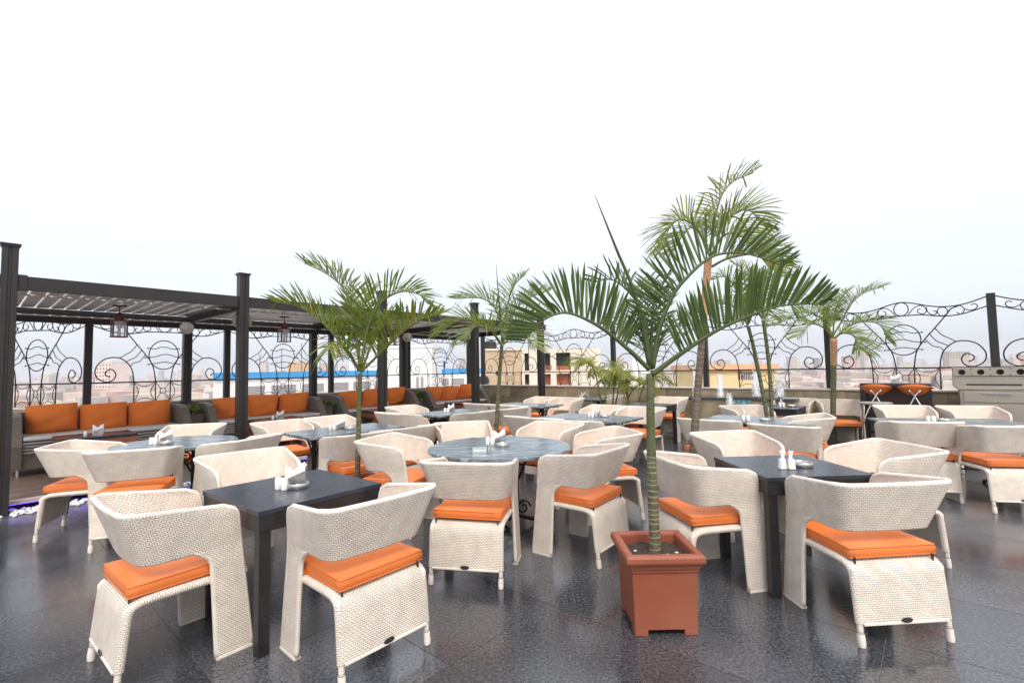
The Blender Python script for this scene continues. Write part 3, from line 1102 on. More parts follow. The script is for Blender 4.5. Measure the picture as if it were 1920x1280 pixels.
for s_, lab, kind in ((2.37, 'taupe wicker planter between the first and second sofas', 0), (4.78, 'taupe wicker planter between the second and third sofas', 1), (7.17, 'taupe wicker planter between the third and fourth sofas', 2)):
    root = empty('planter', site2world(s_, 2.28, DZ), SITE_ROT, lab, 'planter', 'wicker planters between the sofas')
    mb = MB(); uvprism(mb, [(-0.16, 0.0), (0.16, 0.0), (0.2, 0.66), (-0.2, 0.66)], -0.115, 0.115)
    mb.build('box', M['taupe'], root, bevel=0.01)
    MB().span((-0.09, -0.17, 0.661), (0.09, 0.17, 0.668)).build('soil', M['soil'], root)
make_fern(2.37, 2.20, 0.74, 'sparse strappy plant in planter beside the first sofa arm', 14, 0.36, 4, 0.35)
make_fern(4.78, 2.22, 0.74, 'dense bushy fern in planter between the second and third sofas', 46, 0.38, 5, 0.7)
make_fern(7.17, 2.24, 0.74, 'upright leafy plant in planter beside the third sofa', 26, 0.42, 6, 0.3)


def napkin_holder(P, rz, label, grp='napkin holders on the tables', fan=False):
    root = empty('napkin_holder', P, rz, label, 'napkin holder', grp)
    mb = MB()
    for y in (-0.022, 0.022):
        mb.add([(-0.055, y - 0.001, 0), (0.055, y - 0.001, 0), (0.055, y - 0.001, 0.095), (-0.055, y - 0.001, 0.055),
                (-0.055, y + 0.001, 0), (0.055, y + 0.001, 0), (0.055, y + 0.001, 0.095), (-0.055, y + 0.001, 0.055)],
               [(0, 1, 2, 3), (7, 6, 5, 4), (0, 4, 5, 1), (1, 5, 6, 2), (2, 6, 7, 3), (3, 7, 4, 0)])
    mb.span((-0.055, -0.0208, 0), (0.055, 0.0208, 0.003))
    mb.build('holder', M['steel'], root)
    dots = MB()
    for i in range(3):
        for j in range(3):
            dots.lathe([(0, 0), (0.004, 0.0)], 8, (0, 0, 0))
            k = len(dots.v) - 16
            for q in range(16):
                x, y, z = dots.v[k + q]
                dots.v[k + q] = (-0.032 + i * 0.013 + x, -0.0236, 0.02 + j * 0.013 + (0.004 if i % 2 else 0) + y)
    dots.build('perforation', M['plate'], root)
    r = random.Random(int(abs(P[0] * 1000)))
    for i in range(3 if not fan else 5):
        mb = MB()
        t = -0.014 + i * 0.0035
        tip = 0.135 + r.uniform(-0.01, 0.01)
        if i % 2:
            poly = [(-0.05, 0.006), (0.053, 0.006), (0.053, 0.148), (0.02, 0.13), (-0.045, 0.06)]
        else:
            poly = [(-0.062, 0.006), (0.05, 0.006), (0.05, 0.07), (0.0, 0.09), (-0.062, tip)]
        off = i * 0.007
        mb.add([(x, t + off, z) for x, z in poly] + [(x, t + off + 0.004, z) for x, z in poly],
               [tuple(range(4, -1, -1)), tuple(range(5, 10))] + [(q, (q + 1) % 5, 5 + (q + 1) % 5, 5 + q) for q in range(5)])
        mb.build('napkin', M['paper'], root)


def shaker(P, label, grp, tall=1.0, slim=1.0):
    root = empty('shaker', P, random.uniform(0, 1), label, 'shaker', grp)
    MB().lathe([(0.019 * slim, 0), (0.021 * slim, 0.004), (0.0195 * slim, 0.058 * tall), (0.015 * slim, 0.066 * tall), (0, 0.068 * tall)], 14).build('body', M['ceramic'], root, smooth=True)
    MB().lathe([(0.006, 0), (0.006, 0.0015), (0, 0.002)], 8, (0, 0, 0.0675 * tall)).build('cap', M['steel'], root)


def ashtray(P, label, r=0.066):
    root = empty('ashtray', P, 0.3, label, 'ashtray', 'steel ashtrays on the tables')
    MB().lathe([(r * 0.97, 0), (r, 0.003), (r, 0.029), (r * 0.97, 0.032), (r * 0.86, 0.032), (r * 0.82, 0.027), (r * 0.80, 0.008), (0, 0.006)], 28).build('bowl', M['steel'], root, smooth=True)
    MB().lathe([(r * 0.79, 0.0), (r * 0.79, 0.001), (0, 0.001)], 24, (0, 0, 0.0085)).build('liner', M['plate'], root)


for k, (s_, d_) in enumerate(((0.95, 1.38), (3.45, 1.38), (5.65, 1.38), (8.1, 1.38))):
    root = empty('coffee_table', site2world(s_, d_, DZ), SITE_ROT,
                 ['low reddish wood table in front of the first sofa', 'low reddish wood table in front of the second sofa', 'low reddish wood table in front of the third sofa', 'low reddish wood table in front of the fourth sofa'][k], 'coffee table', 'low tables by the sofas')
    MB().span((-0.42, -0.32, 0.49), (0.42, 0.32, 0.53)).build('table_top', M['black_top'], root, bevel=0.004)
    for y in (-0.315, 0.295):
        MB().span((-0.415, y, 0.40), (0.415, y + 0.02, 0.489)).build('apron', M['copper'], root)
    for x in (-0.415, 0.395):
        MB().span((x, -0.294, 0.40), (x + 0.02, 0.294, 0.489)).build('apron', M['copper'], root)
    for x in (-0.36, 0.36):
        for y in (-0.26, 0.26):
            MB().span((x - 0.03, y - 0.03, 0), (x + 0.03, y + 0.03, 0.40)).build('leg', M['copper'], root)
    if k < 3:
        P = site2world(s_ + 0.02, d_ - 0.08, DZ + 0.5305)
        names = ['first', 'second', 'third']
        napkin_holder(P, 0.5, 'steel napkin holder on the low table before the %s sofa' % names[k], fan=True)
        shaker(site2world(s_ - 0.12, d_ - 0.1, DZ + 0.5305), 'white shaker on the low table before the %s sofa' % names[k], 'shakers on the low tables')

# ------------------------------------------------------------------ tables
def square_table(c, rz, w, label):
    root = empty('table', (c[0], c[1], 0), rz, label, 'table', 'black square tables')
    h = w / 2
    MB().span((-h, -h, 0.722), (h, h, 0.75)).build('table_top', M['black_top'], root, bevel=0.003)
    a = h - 0.006
    MB().span((-a, -a, 0.635), (a, -a + 0.022, 0.721)).build('apron', M['black'], root)
    MB().span((-a, a - 0.022, 0.635), (a, a, 0.721)).build('apron', M['black'], root)
    MB().span((-a, -a + 0.0225, 0.635), (-a + 0.022, a - 0.0225, 0.721)).build('apron', M['black'], root)
    MB().span((a - 0.022, -a + 0.0225, 0.635), (a, a - 0.0225, 0.721)).build('apron', M['black'], root)
    for sx_ in (-1, 1):
        for sy_ in (-1, 1):
            x, y = sx_ * (a - 0.036), sy_ * (a - 0.036)
            mb = MB().span((x - 0.030, y - 0.030, 0), (x + 0.030, y + 0.030, 0.634))
            mb.build('leg', M['black'], root, bevel=0.003)
    return root


def scroll_pts(r0, turns, n=22):
    return [((r0 * (1 - 0.75 * i / n)) * math.cos(2 * PI * turns * i / n), (r0 * (1 - 0.75 * i / n)) * math.sin(2 * PI * turns * i / n)) for i in range(n + 1)]


def iron_base(root, legs, h):
    """legs: list of (x, y, angle) of each cast iron foot"""
    for x, y, a in legs:
        mb = MB()
        ca, sa = math.cos(a), math.sin(a)
        mb.tube([(x, y, h), (x, y, 0.04)], 0.028, 8)
        mb.build('leg', M['iron'], root, smooth=True)
        mb = MB()
        for z, r0, sgn in ((h - 0.10, 0.055, 1), (h - 0.10, 0.055, -1), (0.16, 0.07, 1), (0.16, 0.07, -1)):
            P = [(x + sgn * (0.075 + q) * ca, y + sgn * (0.075 + q) * sa, z + p) for q, p in scroll_pts(r0, 1.4)]
            mb.tube(P, 0.009, 5)
        mb.tube(spline([(x + 0.03 * ca, y + 0.03 * sa, h - 0.26), (x + 0.10 * ca, y + 0.10 * sa, h - 0.12), (x + 0.2 * ca, y + 0.2 * sa, h - 0.01)], 5), 0.010, 5)
        mb.tube(spline([(x - 0.03 * ca, y - 0.03 * sa, h - 0.26), (x - 0.10 * ca, y - 0.10 * sa, h - 0.12), (x - 0.2 * ca, y - 0.2 * sa, h - 0.01)], 5), 0.010, 5)
        mb.build('scrollwork', M['iron'], root, smooth=True, auto=False)
        mb = MB()
        mb.tube(spline([(x + 0.26 * ca, y + 0.26 * sa, 0.012), (x + 0.15 * ca, y + 0.15 * sa, 0.05), (x, y, 0.10)], 5), 0.018, 6)
        mb.tube(spline([(x - 0.26 * ca, y - 0.26 * sa, 0.012), (x - 0.15 * ca, y - 0.15 * sa, 0.05), (x, y, 0.10)], 5), 0.018, 6)
        mb.build('foot', M['iron'], root, smooth=True, auto=False)


def round_table(c, D, label):
    root = empty('table', (c[0], c[1], 0), 0.1, label, 'table', 'round marble tables')
    r = D / 2
    MB().lathe([(r - 0.012, 0.718), (r, 0.724), (r, 0.744), (r - 0.006, 0.75), (0, 0.75)], 64).build('table_top', M['marble'], root, smooth=True)
    MB().lathe([(r * 0.55, 0.690), (r * 0.55, 0.717)], 24).build('top_ring', M['iron'], root)
    iron_base(root, [(0.16 * math.cos(a), 0.16 * math.sin(a), a) for a in (0.3, 0.3 + 2 * PI / 3, 0.3 + 4 * PI / 3)], 0.69)
    return root


def marble_table(c, rz, lx, ly, label):
    root = empty('table', (c[0], c[1], 0), rz, label, 'table', 'rectangular marble tables')
    MB().span((-lx / 2, -ly / 2, 0.722), (lx / 2, ly / 2, 0.75)).build('table_top', M['marble'], root, bevel=0.004)
    MB().span((-lx / 2 + 0.06, -ly / 2 + 0.06, 0.70), (lx / 2 - 0.06, ly / 2 - 0.06, 0.721)).build('sub_top', M['iron'], root)
    iron_base(root, [(-lx / 2 + 0.22, 0, PI / 2), (lx / 2 - 0.22, 0, PI / 2)], 0.70)
    MB().tube([(-lx / 2 + 0.22, 0, 0.2), (lx / 2 - 0.22, 0, 0.2)], 0.012, 6).build('stretcher', M['iron'], root)
    return root


RV, RW = SITE_ROT, SITE_ROT - PI / 2
T1 = square_table((-1.397, 3.065), SITE_ROT + 0.05, 0.765, 'black square table with napkin holder, in the left foreground')
T2 = square_table((1.937, 3.446), 0.048, 0.715, 'black square table right of the potted palm with sugar sticks')
round_table((-0.136, 4.505), 1.32, 'round grey green marble table in the middle with a reserved sign')
round_table((-3.60, 5.15), 1.14, 'round marble table in front of the first sofa')
marble_table((-2.10, 6.02), RV, 1.25, 0.76, 'rectangular marble table behind the leafy left palm')
marble_table((-1.03, 8.25), RV, 1.25, 0.76, 'rectangular marble table in front of the fourth front post')
marble_table((0.27, 9.60), RW, 1.25, 0.76, 'rectangular marble table by the last pergola post near the wall')
marble_table((1.10, 6.95), RW, 1.30, 0.78, 'rectangular marble table behind the round marble table')
square_table((2.55, 9.05), SITE_ROT, 0.78, 'black square table at the wall left of the fountain')
marble_table((3.20, 6.25), RW, 1.30, 0.78, 'rectangular marble table in front of the fountain beside the tall palm')
square_table((4.42, 8.10), SITE_ROT, 0.76, 'black square table at the fountain behind twin slim palms')
marble_table((5.14, 5.72), math.radians(-16), 1.35, 0.74, 'rectangular dark marble table near the steel grill')
marble_table((1.65, 11.3), RW, 1.25, 0.76, 'rectangular marble table farthest back near the yellow green palms')

# things standing on the tables
def setting(cx, cy, z, rz, where, ash=(0.12, -0.08), holder=True, sticks=False, grp='shakers on the dining tables', sh=(-0.09, -0.06), hr=0.45):
    def at(x, y):
        return (cx + x * math.cos(rz) - y * math.sin(rz), cy + x * math.sin(rz) + y * math.cos(rz), z + 0.0005)
    shaker(at(sh[0], sh[1]), 'white salt shaker on ' + where, grp, 1.1)
    shaker(at(sh[0] + 0.046, sh[1] - 0.02), 'white pepper shaker on ' + where, grp, 1.1)
    if holder:
        napkin_holder(at(0, 0.03), rz + hr, 'steel napkin holder with white napkins on ' + where)
    if ash:
        ashtray(at(*ash), 'round steel ashtray on ' + where)


setting(-1.39, 3.05, 0.75, 0.0, 'the black left foreground table', ash=(0.035, -0.015), sh=(-0.075, -0.045))
setting(-0.135, 4.60, 0.75, 0.0, 'the middle round marble table', ash=(0.03, -0.13), sh=(-0.115, 0.02), hr=0.3)
setting(-3.68, 5.08, 0.75, 0.2, 'the round marble table by the first sofa', ash=(0.05, -0.08), sh=(-0.10, -0.05))
setting(-2.17, 6.02, 0.75, 0.3, 'the marble table behind the left palm', ash=(0.12, -0.05), sh=(-0.11, -0.02))
setting(-1.05, 8.20, 0.75, 0.3, 'the marble table by the fourth front post', ash=None, sh=(-0.12, -0.02))
setting(1.22, 6.95, 0.75, 0.0, 'the marble table behind the middle round table', ash=(0.08, -0.08), sh=(-0.13, -0.02), hr=1.0)
setting(2.98, 6.18, 0.75, 0.0, 'the marble table beside the tall palm', ash=(0.2, -0.1), sh=(-0.05, -0.05), hr=1.2)
setting(4.50, 8.05, 0.75, 0.0, 'the black table behind the twin palms', ash=(0.13, -0.06), sh=(-0.06, -0.05), hr=1.2)
setting(1.65, 11.2, 0.75, 0.0, 'the farthest marble table', ash=None)
setting(4.93, 5.70, 0.75, 0.0, 'the dark marble table near the grill', ash=(0.17, 0.0), holder=False, sh=(-0.05, -0.03))


def stick_shaker(P, rz, label):
    root = empty('stick_holder', P, rz, label, 'stick holder', 'tapered white stick holders')
    MB().box((0, 0, 0.035), (0.046, 0.036, 0.07), taper=0.78).build('body', M['ceramic'], root, bevel=0.005)
    r = random.Random(int(P[0] * 999))
    for i in range(5):
        x, y = r.uniform(-0.01, 0.01), r.uniform(-0.007, 0.007)
        dx, dy = r.uniform(-0.015, 0.015), r.uniform(-0.015, 0.015)
        MB().tube([(x, y, 0.066), (x + dx, y + dy, 0.066 + r.uniform(0.045, 0.065))], 0.0045, 5).build('paper_stick', M['paper'], root)


stick_shaker((1.835, 3.315, 0.7505), 0.1, 'left one of two tapered white stick holders beside an ashtray')
stick_shaker((1.888, 3.300, 0.7505), -0.1, 'right one of two tapered white stick holders beside an ashtray')
ashtray((2.01, 3.385, 0.7505), 'round steel ashtray beside white stick holders on the right foreground table', 0.07)

sg = empty('table_sign', (-0.29, 4.19, 0.7505), 0.12, 'small acrylic reserved sign on the round marble table', 'sign')
MB().add([(-0.07, -0.02, 0), (0.055, -0.02, 0), (0.055, -0.006, 0.046), (-0.07, -0.006, 0.046), (-0.07, 0.02, 0), (0.055, 0.02, 0), (0.055, 0.006, 0.046), (-0.07, 0.006, 0.046)],
         [(0, 1, 2, 3), (5, 4, 7, 6), (3, 2, 6, 7), (1, 0, 4, 5), (0, 3, 7, 4), (1, 5, 6, 2)]).build('plate', M['plastic'], sg)
MB().add([(0.056, -0.022, 0), (0.062, -0.022, 0), (0.062, 0.0, 0.066), (0.056, 0.0, 0.066), (0.056, 0.022, 0), (0.062, 0.022, 0)],
         [(0, 1, 2, 3), (5, 4, 3, 2), (1, 5, 2), (4, 0, 3), (0, 4, 5, 1)]).build('end_piece', M['signblack'], sg)
tcv = bpy.data.curves.new('lettering', 'FONT')
tcv.body = 'Reserved'
tcv.size = 0.027
tcv.extrude = 0.0004
tcv.align_x = 'CENTER'
to_ = bpy.data.objects.new('lettering', tcv)
COL.objects.link(to_)
dg = bpy.context.evaluated_depsgraph_get()
tme = bpy.data.meshes.new_from_object(to_.evaluated_get(dg))
bpy.data.objects.remove(to_)
tme.materials.clear()
tme.materials.append(M['signwhite'])
txt = bpy.data.objects.new('lettering', tme)
COL.objects.link(txt)
txt.parent = sg
txt.location = (-0.008, -0.0172, 0.011)
txt.rotation_euler = (math.atan2(0.046, 0.014), 0, 0)

# ------------------------------------------------------------------ chairs
HT, HF = 0.815, 0.768     # height of the back and of the arm fronts
ZB = 0.565                # lower edge of the band


def row_path(r, z):
    """plan outline of the band at height fraction r (0 lower edge, 1 rim), half of it from the front end to the rear centre"""
    hw_f = 0.280 + 0.022 * r
    hw_r = 0.276 + 0.068 * r
    yr = -0.325 - 0.085 * r
    yf = 0.185 - 0.085 * (z / 0.78)
    if r > 0.72:
        q = (r - 0.72) / 0.28
        yf -= 0.065 * (1 - math.sqrt(max(0.0, 1 - q * q)))
    rc = 0.088
    pts = []
    for i in range(9):
        t = i / 8
        pts.append((hw_f + (hw_r - hw_f) * t, yf + (yr + rc - yf) * t))
    for i in range(1, 9):
        a = PI / 2 * i / 8
        pts.append((hw_r - rc + rc * math.cos(a), yr + rc - rc * math.sin(a)))
    for i in range(1, 7):
        t = i / 6
        pts.append(((hw_r - rc) * (1 - t), yr - 0.010 * math.sin(PI / 2 * t)))
    return pts


NR = 10
rows = []
for j in range(NR + 1):
    r = j / NR
    half = row_path(r, ZB + r * (HT - ZB))
    full = half + [(-x, y) for x, y in half[::-1][1:]]
    n = len(full)
    row = []
    for i, (x, y) in enumerate(full):
        # the rim drops a little from the back to the arm fronts
        k = min(1.0, max(0.0, (y + 0.35) / 0.45))
        zt = HT + (HF - HT) * k
        row.append(Vector((x, y, ZB + r * (zt - ZB))))
    rows.append(row)
NC = len(rows[0])
# arc length along the rim for the weave
arc = [0.0]
for i in range(1, NC):
    arc.append(arc[-1] + (rows[5][i] - rows[5][i - 1]).length)


def leg_rear(z):
    y = 0.020 - 0.030 * (z / ZB)
    if z > ZB - 0.09:
        q = min(1.0, (z - (ZB - 0.09)) / 0.09)
        y -= 0.09 * (1 - math.sqrt(max(0.0, 1 - q * q)))
    return y


def leg_front(z):
    return 0.185 - 0.085 * (z / 0.78)


def leg_pt(z, t, sgn):
    y0, y1 = leg_rear(z), leg_front(z)
    y = y0 + (y1 - y0) * t
    x = 0.288 - 0.008 * (z / ZB)
    if z > ZB - 0.02 or True:
        # meet the band's lower edge
        half = row_path(0, ZB)
        f = (half[0][1] - y) / (half[0][1] - half[8][1])
        xb = half[0][0] + (half[8][0] - half[0][0]) * max(0, min(1, f))
        k = max(0.0, (z - 0.30) / (ZB - 0.30))
        x = x * (1 - k) + xb * k
    return Vector((sgn * x, y, z))


def make_chair(label):
    root = empty('armchair', (0, 0, 0), 0, label, 'armchair', 'cream wicker armchairs around the tables')
    TH_ = 0.028
    mb = MB()

    def nrm(j, i):
        a = rows[j][min(i + 1, NC - 1)] - rows[j][max(i - 1, 0)]
        b = rows[min(j + 1, NR)][i] - rows[max(j - 1, 0)][i]
        n = a.cross(b)
        return n.normalized()
    out_v = [(rows[j][i], (arc[i], rows[j][i].z)) for j in range(NR + 1) for i in range(NC)]
    sgn = 1.0
    n0 = nrm(NR // 2, NC // 2)
    sgn = 1.0 if n0.y < 0 else -1.0          # outward at the rear centre is -y
    inn_v = [(rows[j][i] - nrm(j, i) * sgn * TH_, (arc[i], rows[j][i].z)) for j in range(NR + 1) for i in range(NC)]
    fo, fi = [], []
    for j in range(NR):
        for i in range(NC - 1):
            a = j * NC + i
            q = (a, a + 1, a + NC + 1, a + NC)
            if sgn < 0:
                q = q[::-1]
            fo.append(q)
            fi.append(q[::-1])
    mb.add([p for p, u in out_v], fo, [u for p, u in out_v])
    mb.add([p for p, u in inn_v], fi, [u for p, u in inn_v])
    mb.build('backrest', M['wicker'], root, smooth=True, auto=False)
    # broad front legs that fall from the arms
    NZ, NT = 16, 5
    for s_ in (1, -1):
        mb = MB()
        zs = [ZB * (k / NZ) for k in range(NZ + 1)]
        o = [leg_pt(z, t / NT, s_) for z in zs for t in range(NT + 1)]
        i_ = [p - Vector((s_ * TH_, 0, 0)) for p in o]
        uv = [(p.y, p.z) for p in o]
        f1 = []
        for a in range(NZ):
            for b in range(NT):
                k = a * (NT + 1) + b
                f1.append((k, k + 1, k + NT + 2, k + NT + 1))
        fa = f1 if s_ > 0 else [q[::-1] for q in f1]
        mb.add(o, fa, uv)
        mb.add(i_, [q[::-1] for q in fa], uv)
        mb.build('front_leg', M['wicker'], root, smooth=True, auto=False)
    # rounded edging: foot, rear edge of the leg, under the band, and back; then the outer edge over the rim
    cen = lambda p, s_: Vector((p.x - s_ * TH_ / 2, p.y, p.z))
    low, rim = [], []
    zz = [0.012] + [ZB * k / 14 for k in range(1, 14)] + [ZB - 0.002]
    for z in zz:
        low.append(cen(leg_pt(z, 0, 1), 1))
    half0 = rows[0]
    mid0 = [rows[0][i] - nrm(0, i) * sgn * TH_ / 2 for i in range(NC)]
    ycut = low[-1].y
    low += [p for p in mid0 if p.y < ycut - 0.02 or (abs(p.x) < 0.2)]
    low += [Vector((-p.x, p.y, p.z)) for p in [cen(leg_pt(z, 0, 1), 1) for z in zz][::-1]]
    for z in zz[:-1]:
        rim.append(cen(leg_pt(z, 1, 1), 1))
    side = [rows[j][0] - nrm(j, 1) * sgn * TH_ / 2 for j in range(NR)]
    rim += side[1:]
    top = [rows[NR][i] - nrm(NR, max(1, min(NC - 2, i))) * sgn * TH_ / 2 for i in range(NC)]
    rim += top
    rim += [rows[j][NC - 1] - nrm(j, NC - 2) * sgn * TH_ / 2 for j in range(NR - 1, 0, -1)]
    rim += [Vector((-p.x, p.y, p.z)) for p in [cen(leg_pt(z, 1, 1), 1) for z in zz[:-1]][::-1]]
    MB().tube(low, 0.0145, 7, uvs=True).build('lower_edging', M['wicker_rim'], root, smooth=True, auto=False)
    MB().tube(rim, 0.0150, 7, uvs=True).build('rim', M['wicker_rim'], root, smooth=True, auto=False)
    for s_ in (1, -1):
        MB().span((s_ * 0.274 - 0.017, 0.012, 0.0), (s_ * 0.274 + 0.017, 0.186, 0.012)).build('glide', M['white_leg'], root)
    # seat and its apron falling to the rear: one woven sheet that wraps round the tubes at its sides
    prof = [(0.165, 0.415), (0.05, 0.418), (-0.10, 0.420), (-0.24, 0.420), (-0.300, 0.416), (-0.340, 0.402), (-0.364, 0.374), (-0.374, 0.335), (-0.384, 0.25), (-0.392, 0.17), (-0.398, 0.115)]
    cross = [(-0.238, 0.041), (-0.252, 0.038), (-0.262, 0.030), (-0.265, 0.017), (-0.259, 0.006), (-0.246, 0.0), (-0.08, 0.0), (0.08, 0.0), (0.246, 0.0), (0.259, 0.006), (0.265, 0.017), (0.262, 0.030), (0.252, 0.038), (0.238, 0.041)]
    nrmv = []
    for i in range(len(prof)):
        a, b = prof[max(0, i - 1)], prof[min(len(prof) - 1, i + 1)]
        l = math.dist(a, b)
        nrmv.append(((b[1] - a[1]) / l, -(b[0] - a[0]) / l))
    mb = MB()
    ln = [0]
    for a, b in zip(prof[:-1], prof[1:]):
        ln.append(ln[-1] + math.dist(a, b))
    cl = [0]
    for a, b in zip(cross[:-1], cross[1:]):
        cl.append(cl[-1] + math.dist(a, b))
    m_ = len(cross)
    full = (cross, cl)
    for th, fl_ in ((0.0, False), (0.010, True)):
        vs, uv, fs = [], [], []
        if th:
            keep = [q for q, c_ in enumerate(full[0]) if abs(c_[0]) < 0.25 and c_[1] < 0.02]
            cross, cl = [full[0][q] for q in keep], [full[1][q] for q in keep]
        m_ = len(cross)
        for i, (y, z) in enumerate(prof):
            ny, nz = nrmv[i]
            if ny > 0: pass
            for q, (x, d) in enumerate(cross):
                dd = d + (th if abs(x) < 0.25 and d < 0.02 else 0.0)
                vs.append((x, y - ny * dd, z - nz * dd))
                uv.append((cl[q], ln[i]))
        for i in range(len(prof) - 1):
            for j in range(m_ - 1):
                a = i * m_ + j
                q = (a, a + 1, a + m_ + 1, a + m_)
                fs.append(q if fl_ else q[::-1])
        mb.add(vs, fs, uv)
    mb.build('seat_apron', M['wicker'], root, smooth=True, auto=False)
    for s_ in (1, -1):
        tp = [(s_ * 0.266, 0.12, 0.400)] + [(s_ * 0.246, y + 0.0175 * (1 if i > 5 else 0.3), z - (0.0175 if i < 5 else 0.006)) for i, (y, z) in enumerate(prof[1:])] + [(s_ * 0.246, -0.384, 0.06)]
        MB().tube(spline(tp, 2), 0.0150, 8, uvs=True).build('seat_rail', M['wicker_rim'], root, smooth=True, auto=False)
        MB().tube([(s_ * 0.246, -0.384, 0.062), (s_ * 0.246, -0.388, 0.02), (s_ * 0.246, -0.389, 0.0)], 0.019, 10, rs=[0.0180, 0.0195, 0.017]).build('rear_leg', M['white_leg'], root, smooth=True)
        MB().span((s_ * 0.252 - 0.022, 0.0, 0.376), (s_ * 0.252 + 0.022, 0.05, 0.45)).build('cushion_strap', M['leather'], root, bevel=0.006)
        MB().span((s_ * 0.222 - 0.004, -0.346, 0.398), (s_ * 0.222 + 0.004, -0.334, 0.432)).build('cushion_tie', M['plate'], root)
    MB().tube([(-0.235, -0.394, 0.113), (0.235, -0.394, 0.113)], 0.009, 6, uvs=True).build('apron_edging', M['wicker_rim'], root, smooth=True)
    mb = MB()
    mb.lathe([(0, 0.004), (0.030, 0.003), (0.032, 0.0)], 16)
    mb.v = [(x, -0.4015 - z, 0.128 + y * 0.42) for x, y, z in mb.v]
    mb.build('maker_plate', M['plate'], root)
    # loose seat cushion
    mb = MB()
    nx, ny = 10, 10

    def cus(u, v, top):
        x = (u - 0.5) * 2
        y = (v - 0.5) * 2
        px = (0.238 - 0.004 * y) * x
        py = -0.082 + 0.252 * y
        e = (1 - abs(x) ** 8) * (1 - abs(y) ** 8)
        crown = 0.010 * (1 - x * x) * (1 - y * y)
        return (px, py, (0.494 + crown - 0.010 * (1 - e)) if top else 0.426)
    mb.grid(lambda u, v: cus(u, v, 1), nx, ny)
    mb.grid(lambda u, v: cus(u, v, 0), nx, ny, flip=True)
    rimp = [(i / nx, 0) for i in range(nx)] + [(1, j / ny) for j in range(ny)] + [(1 - i / nx, 1) for i in range(nx)] + [(0, 1 - j / ny) for j in range(ny)]
    m_ = len(rimp)
    vs = []
    for h in range(4):
        for (u, v) in rimp:
            t, b = cus(u, v, 1), cus(u, v, 0)
            k = h / 3
            bul = 1 + 0.028 * math.sin(PI * k)
            vs.append((t[0] * bul, -0.082 + (t[1] + 0.082) * bul, b[2] + (t[2] - b[2]) * k))
    fs = []
    for h in range(3):
        for i in range(m_):
            fs.append((h * m_ + i, h * m_ + (i + 1) % m_, (h + 1) * m_ + (i + 1) % m_, (h + 1) * m_ + i))
    mb.add(vs, fs)
    mb.has_uv = False
    cu = mb.build('seat_cushion', M['leather'], root, smooth=True, auto=False)
    for k_ in (0.10, 0.93):
        pp = []
        for (u, v) in rimp:
            t, b = cus(u, v, 1), cus(u, v, 0)
            bul = 1 + 0.028 * math.sin(PI * k_) + 0.004
            pp.append((t[0] * bul, -0.082 + (t[1] + 0.082) * bul, b[2] + (t[2] - b[2]) * k_))
        MB().tube(pp, 0.0035, 5, closed=True).build('piping', M['leather'], cu, smooth=True, auto=False)
    return root



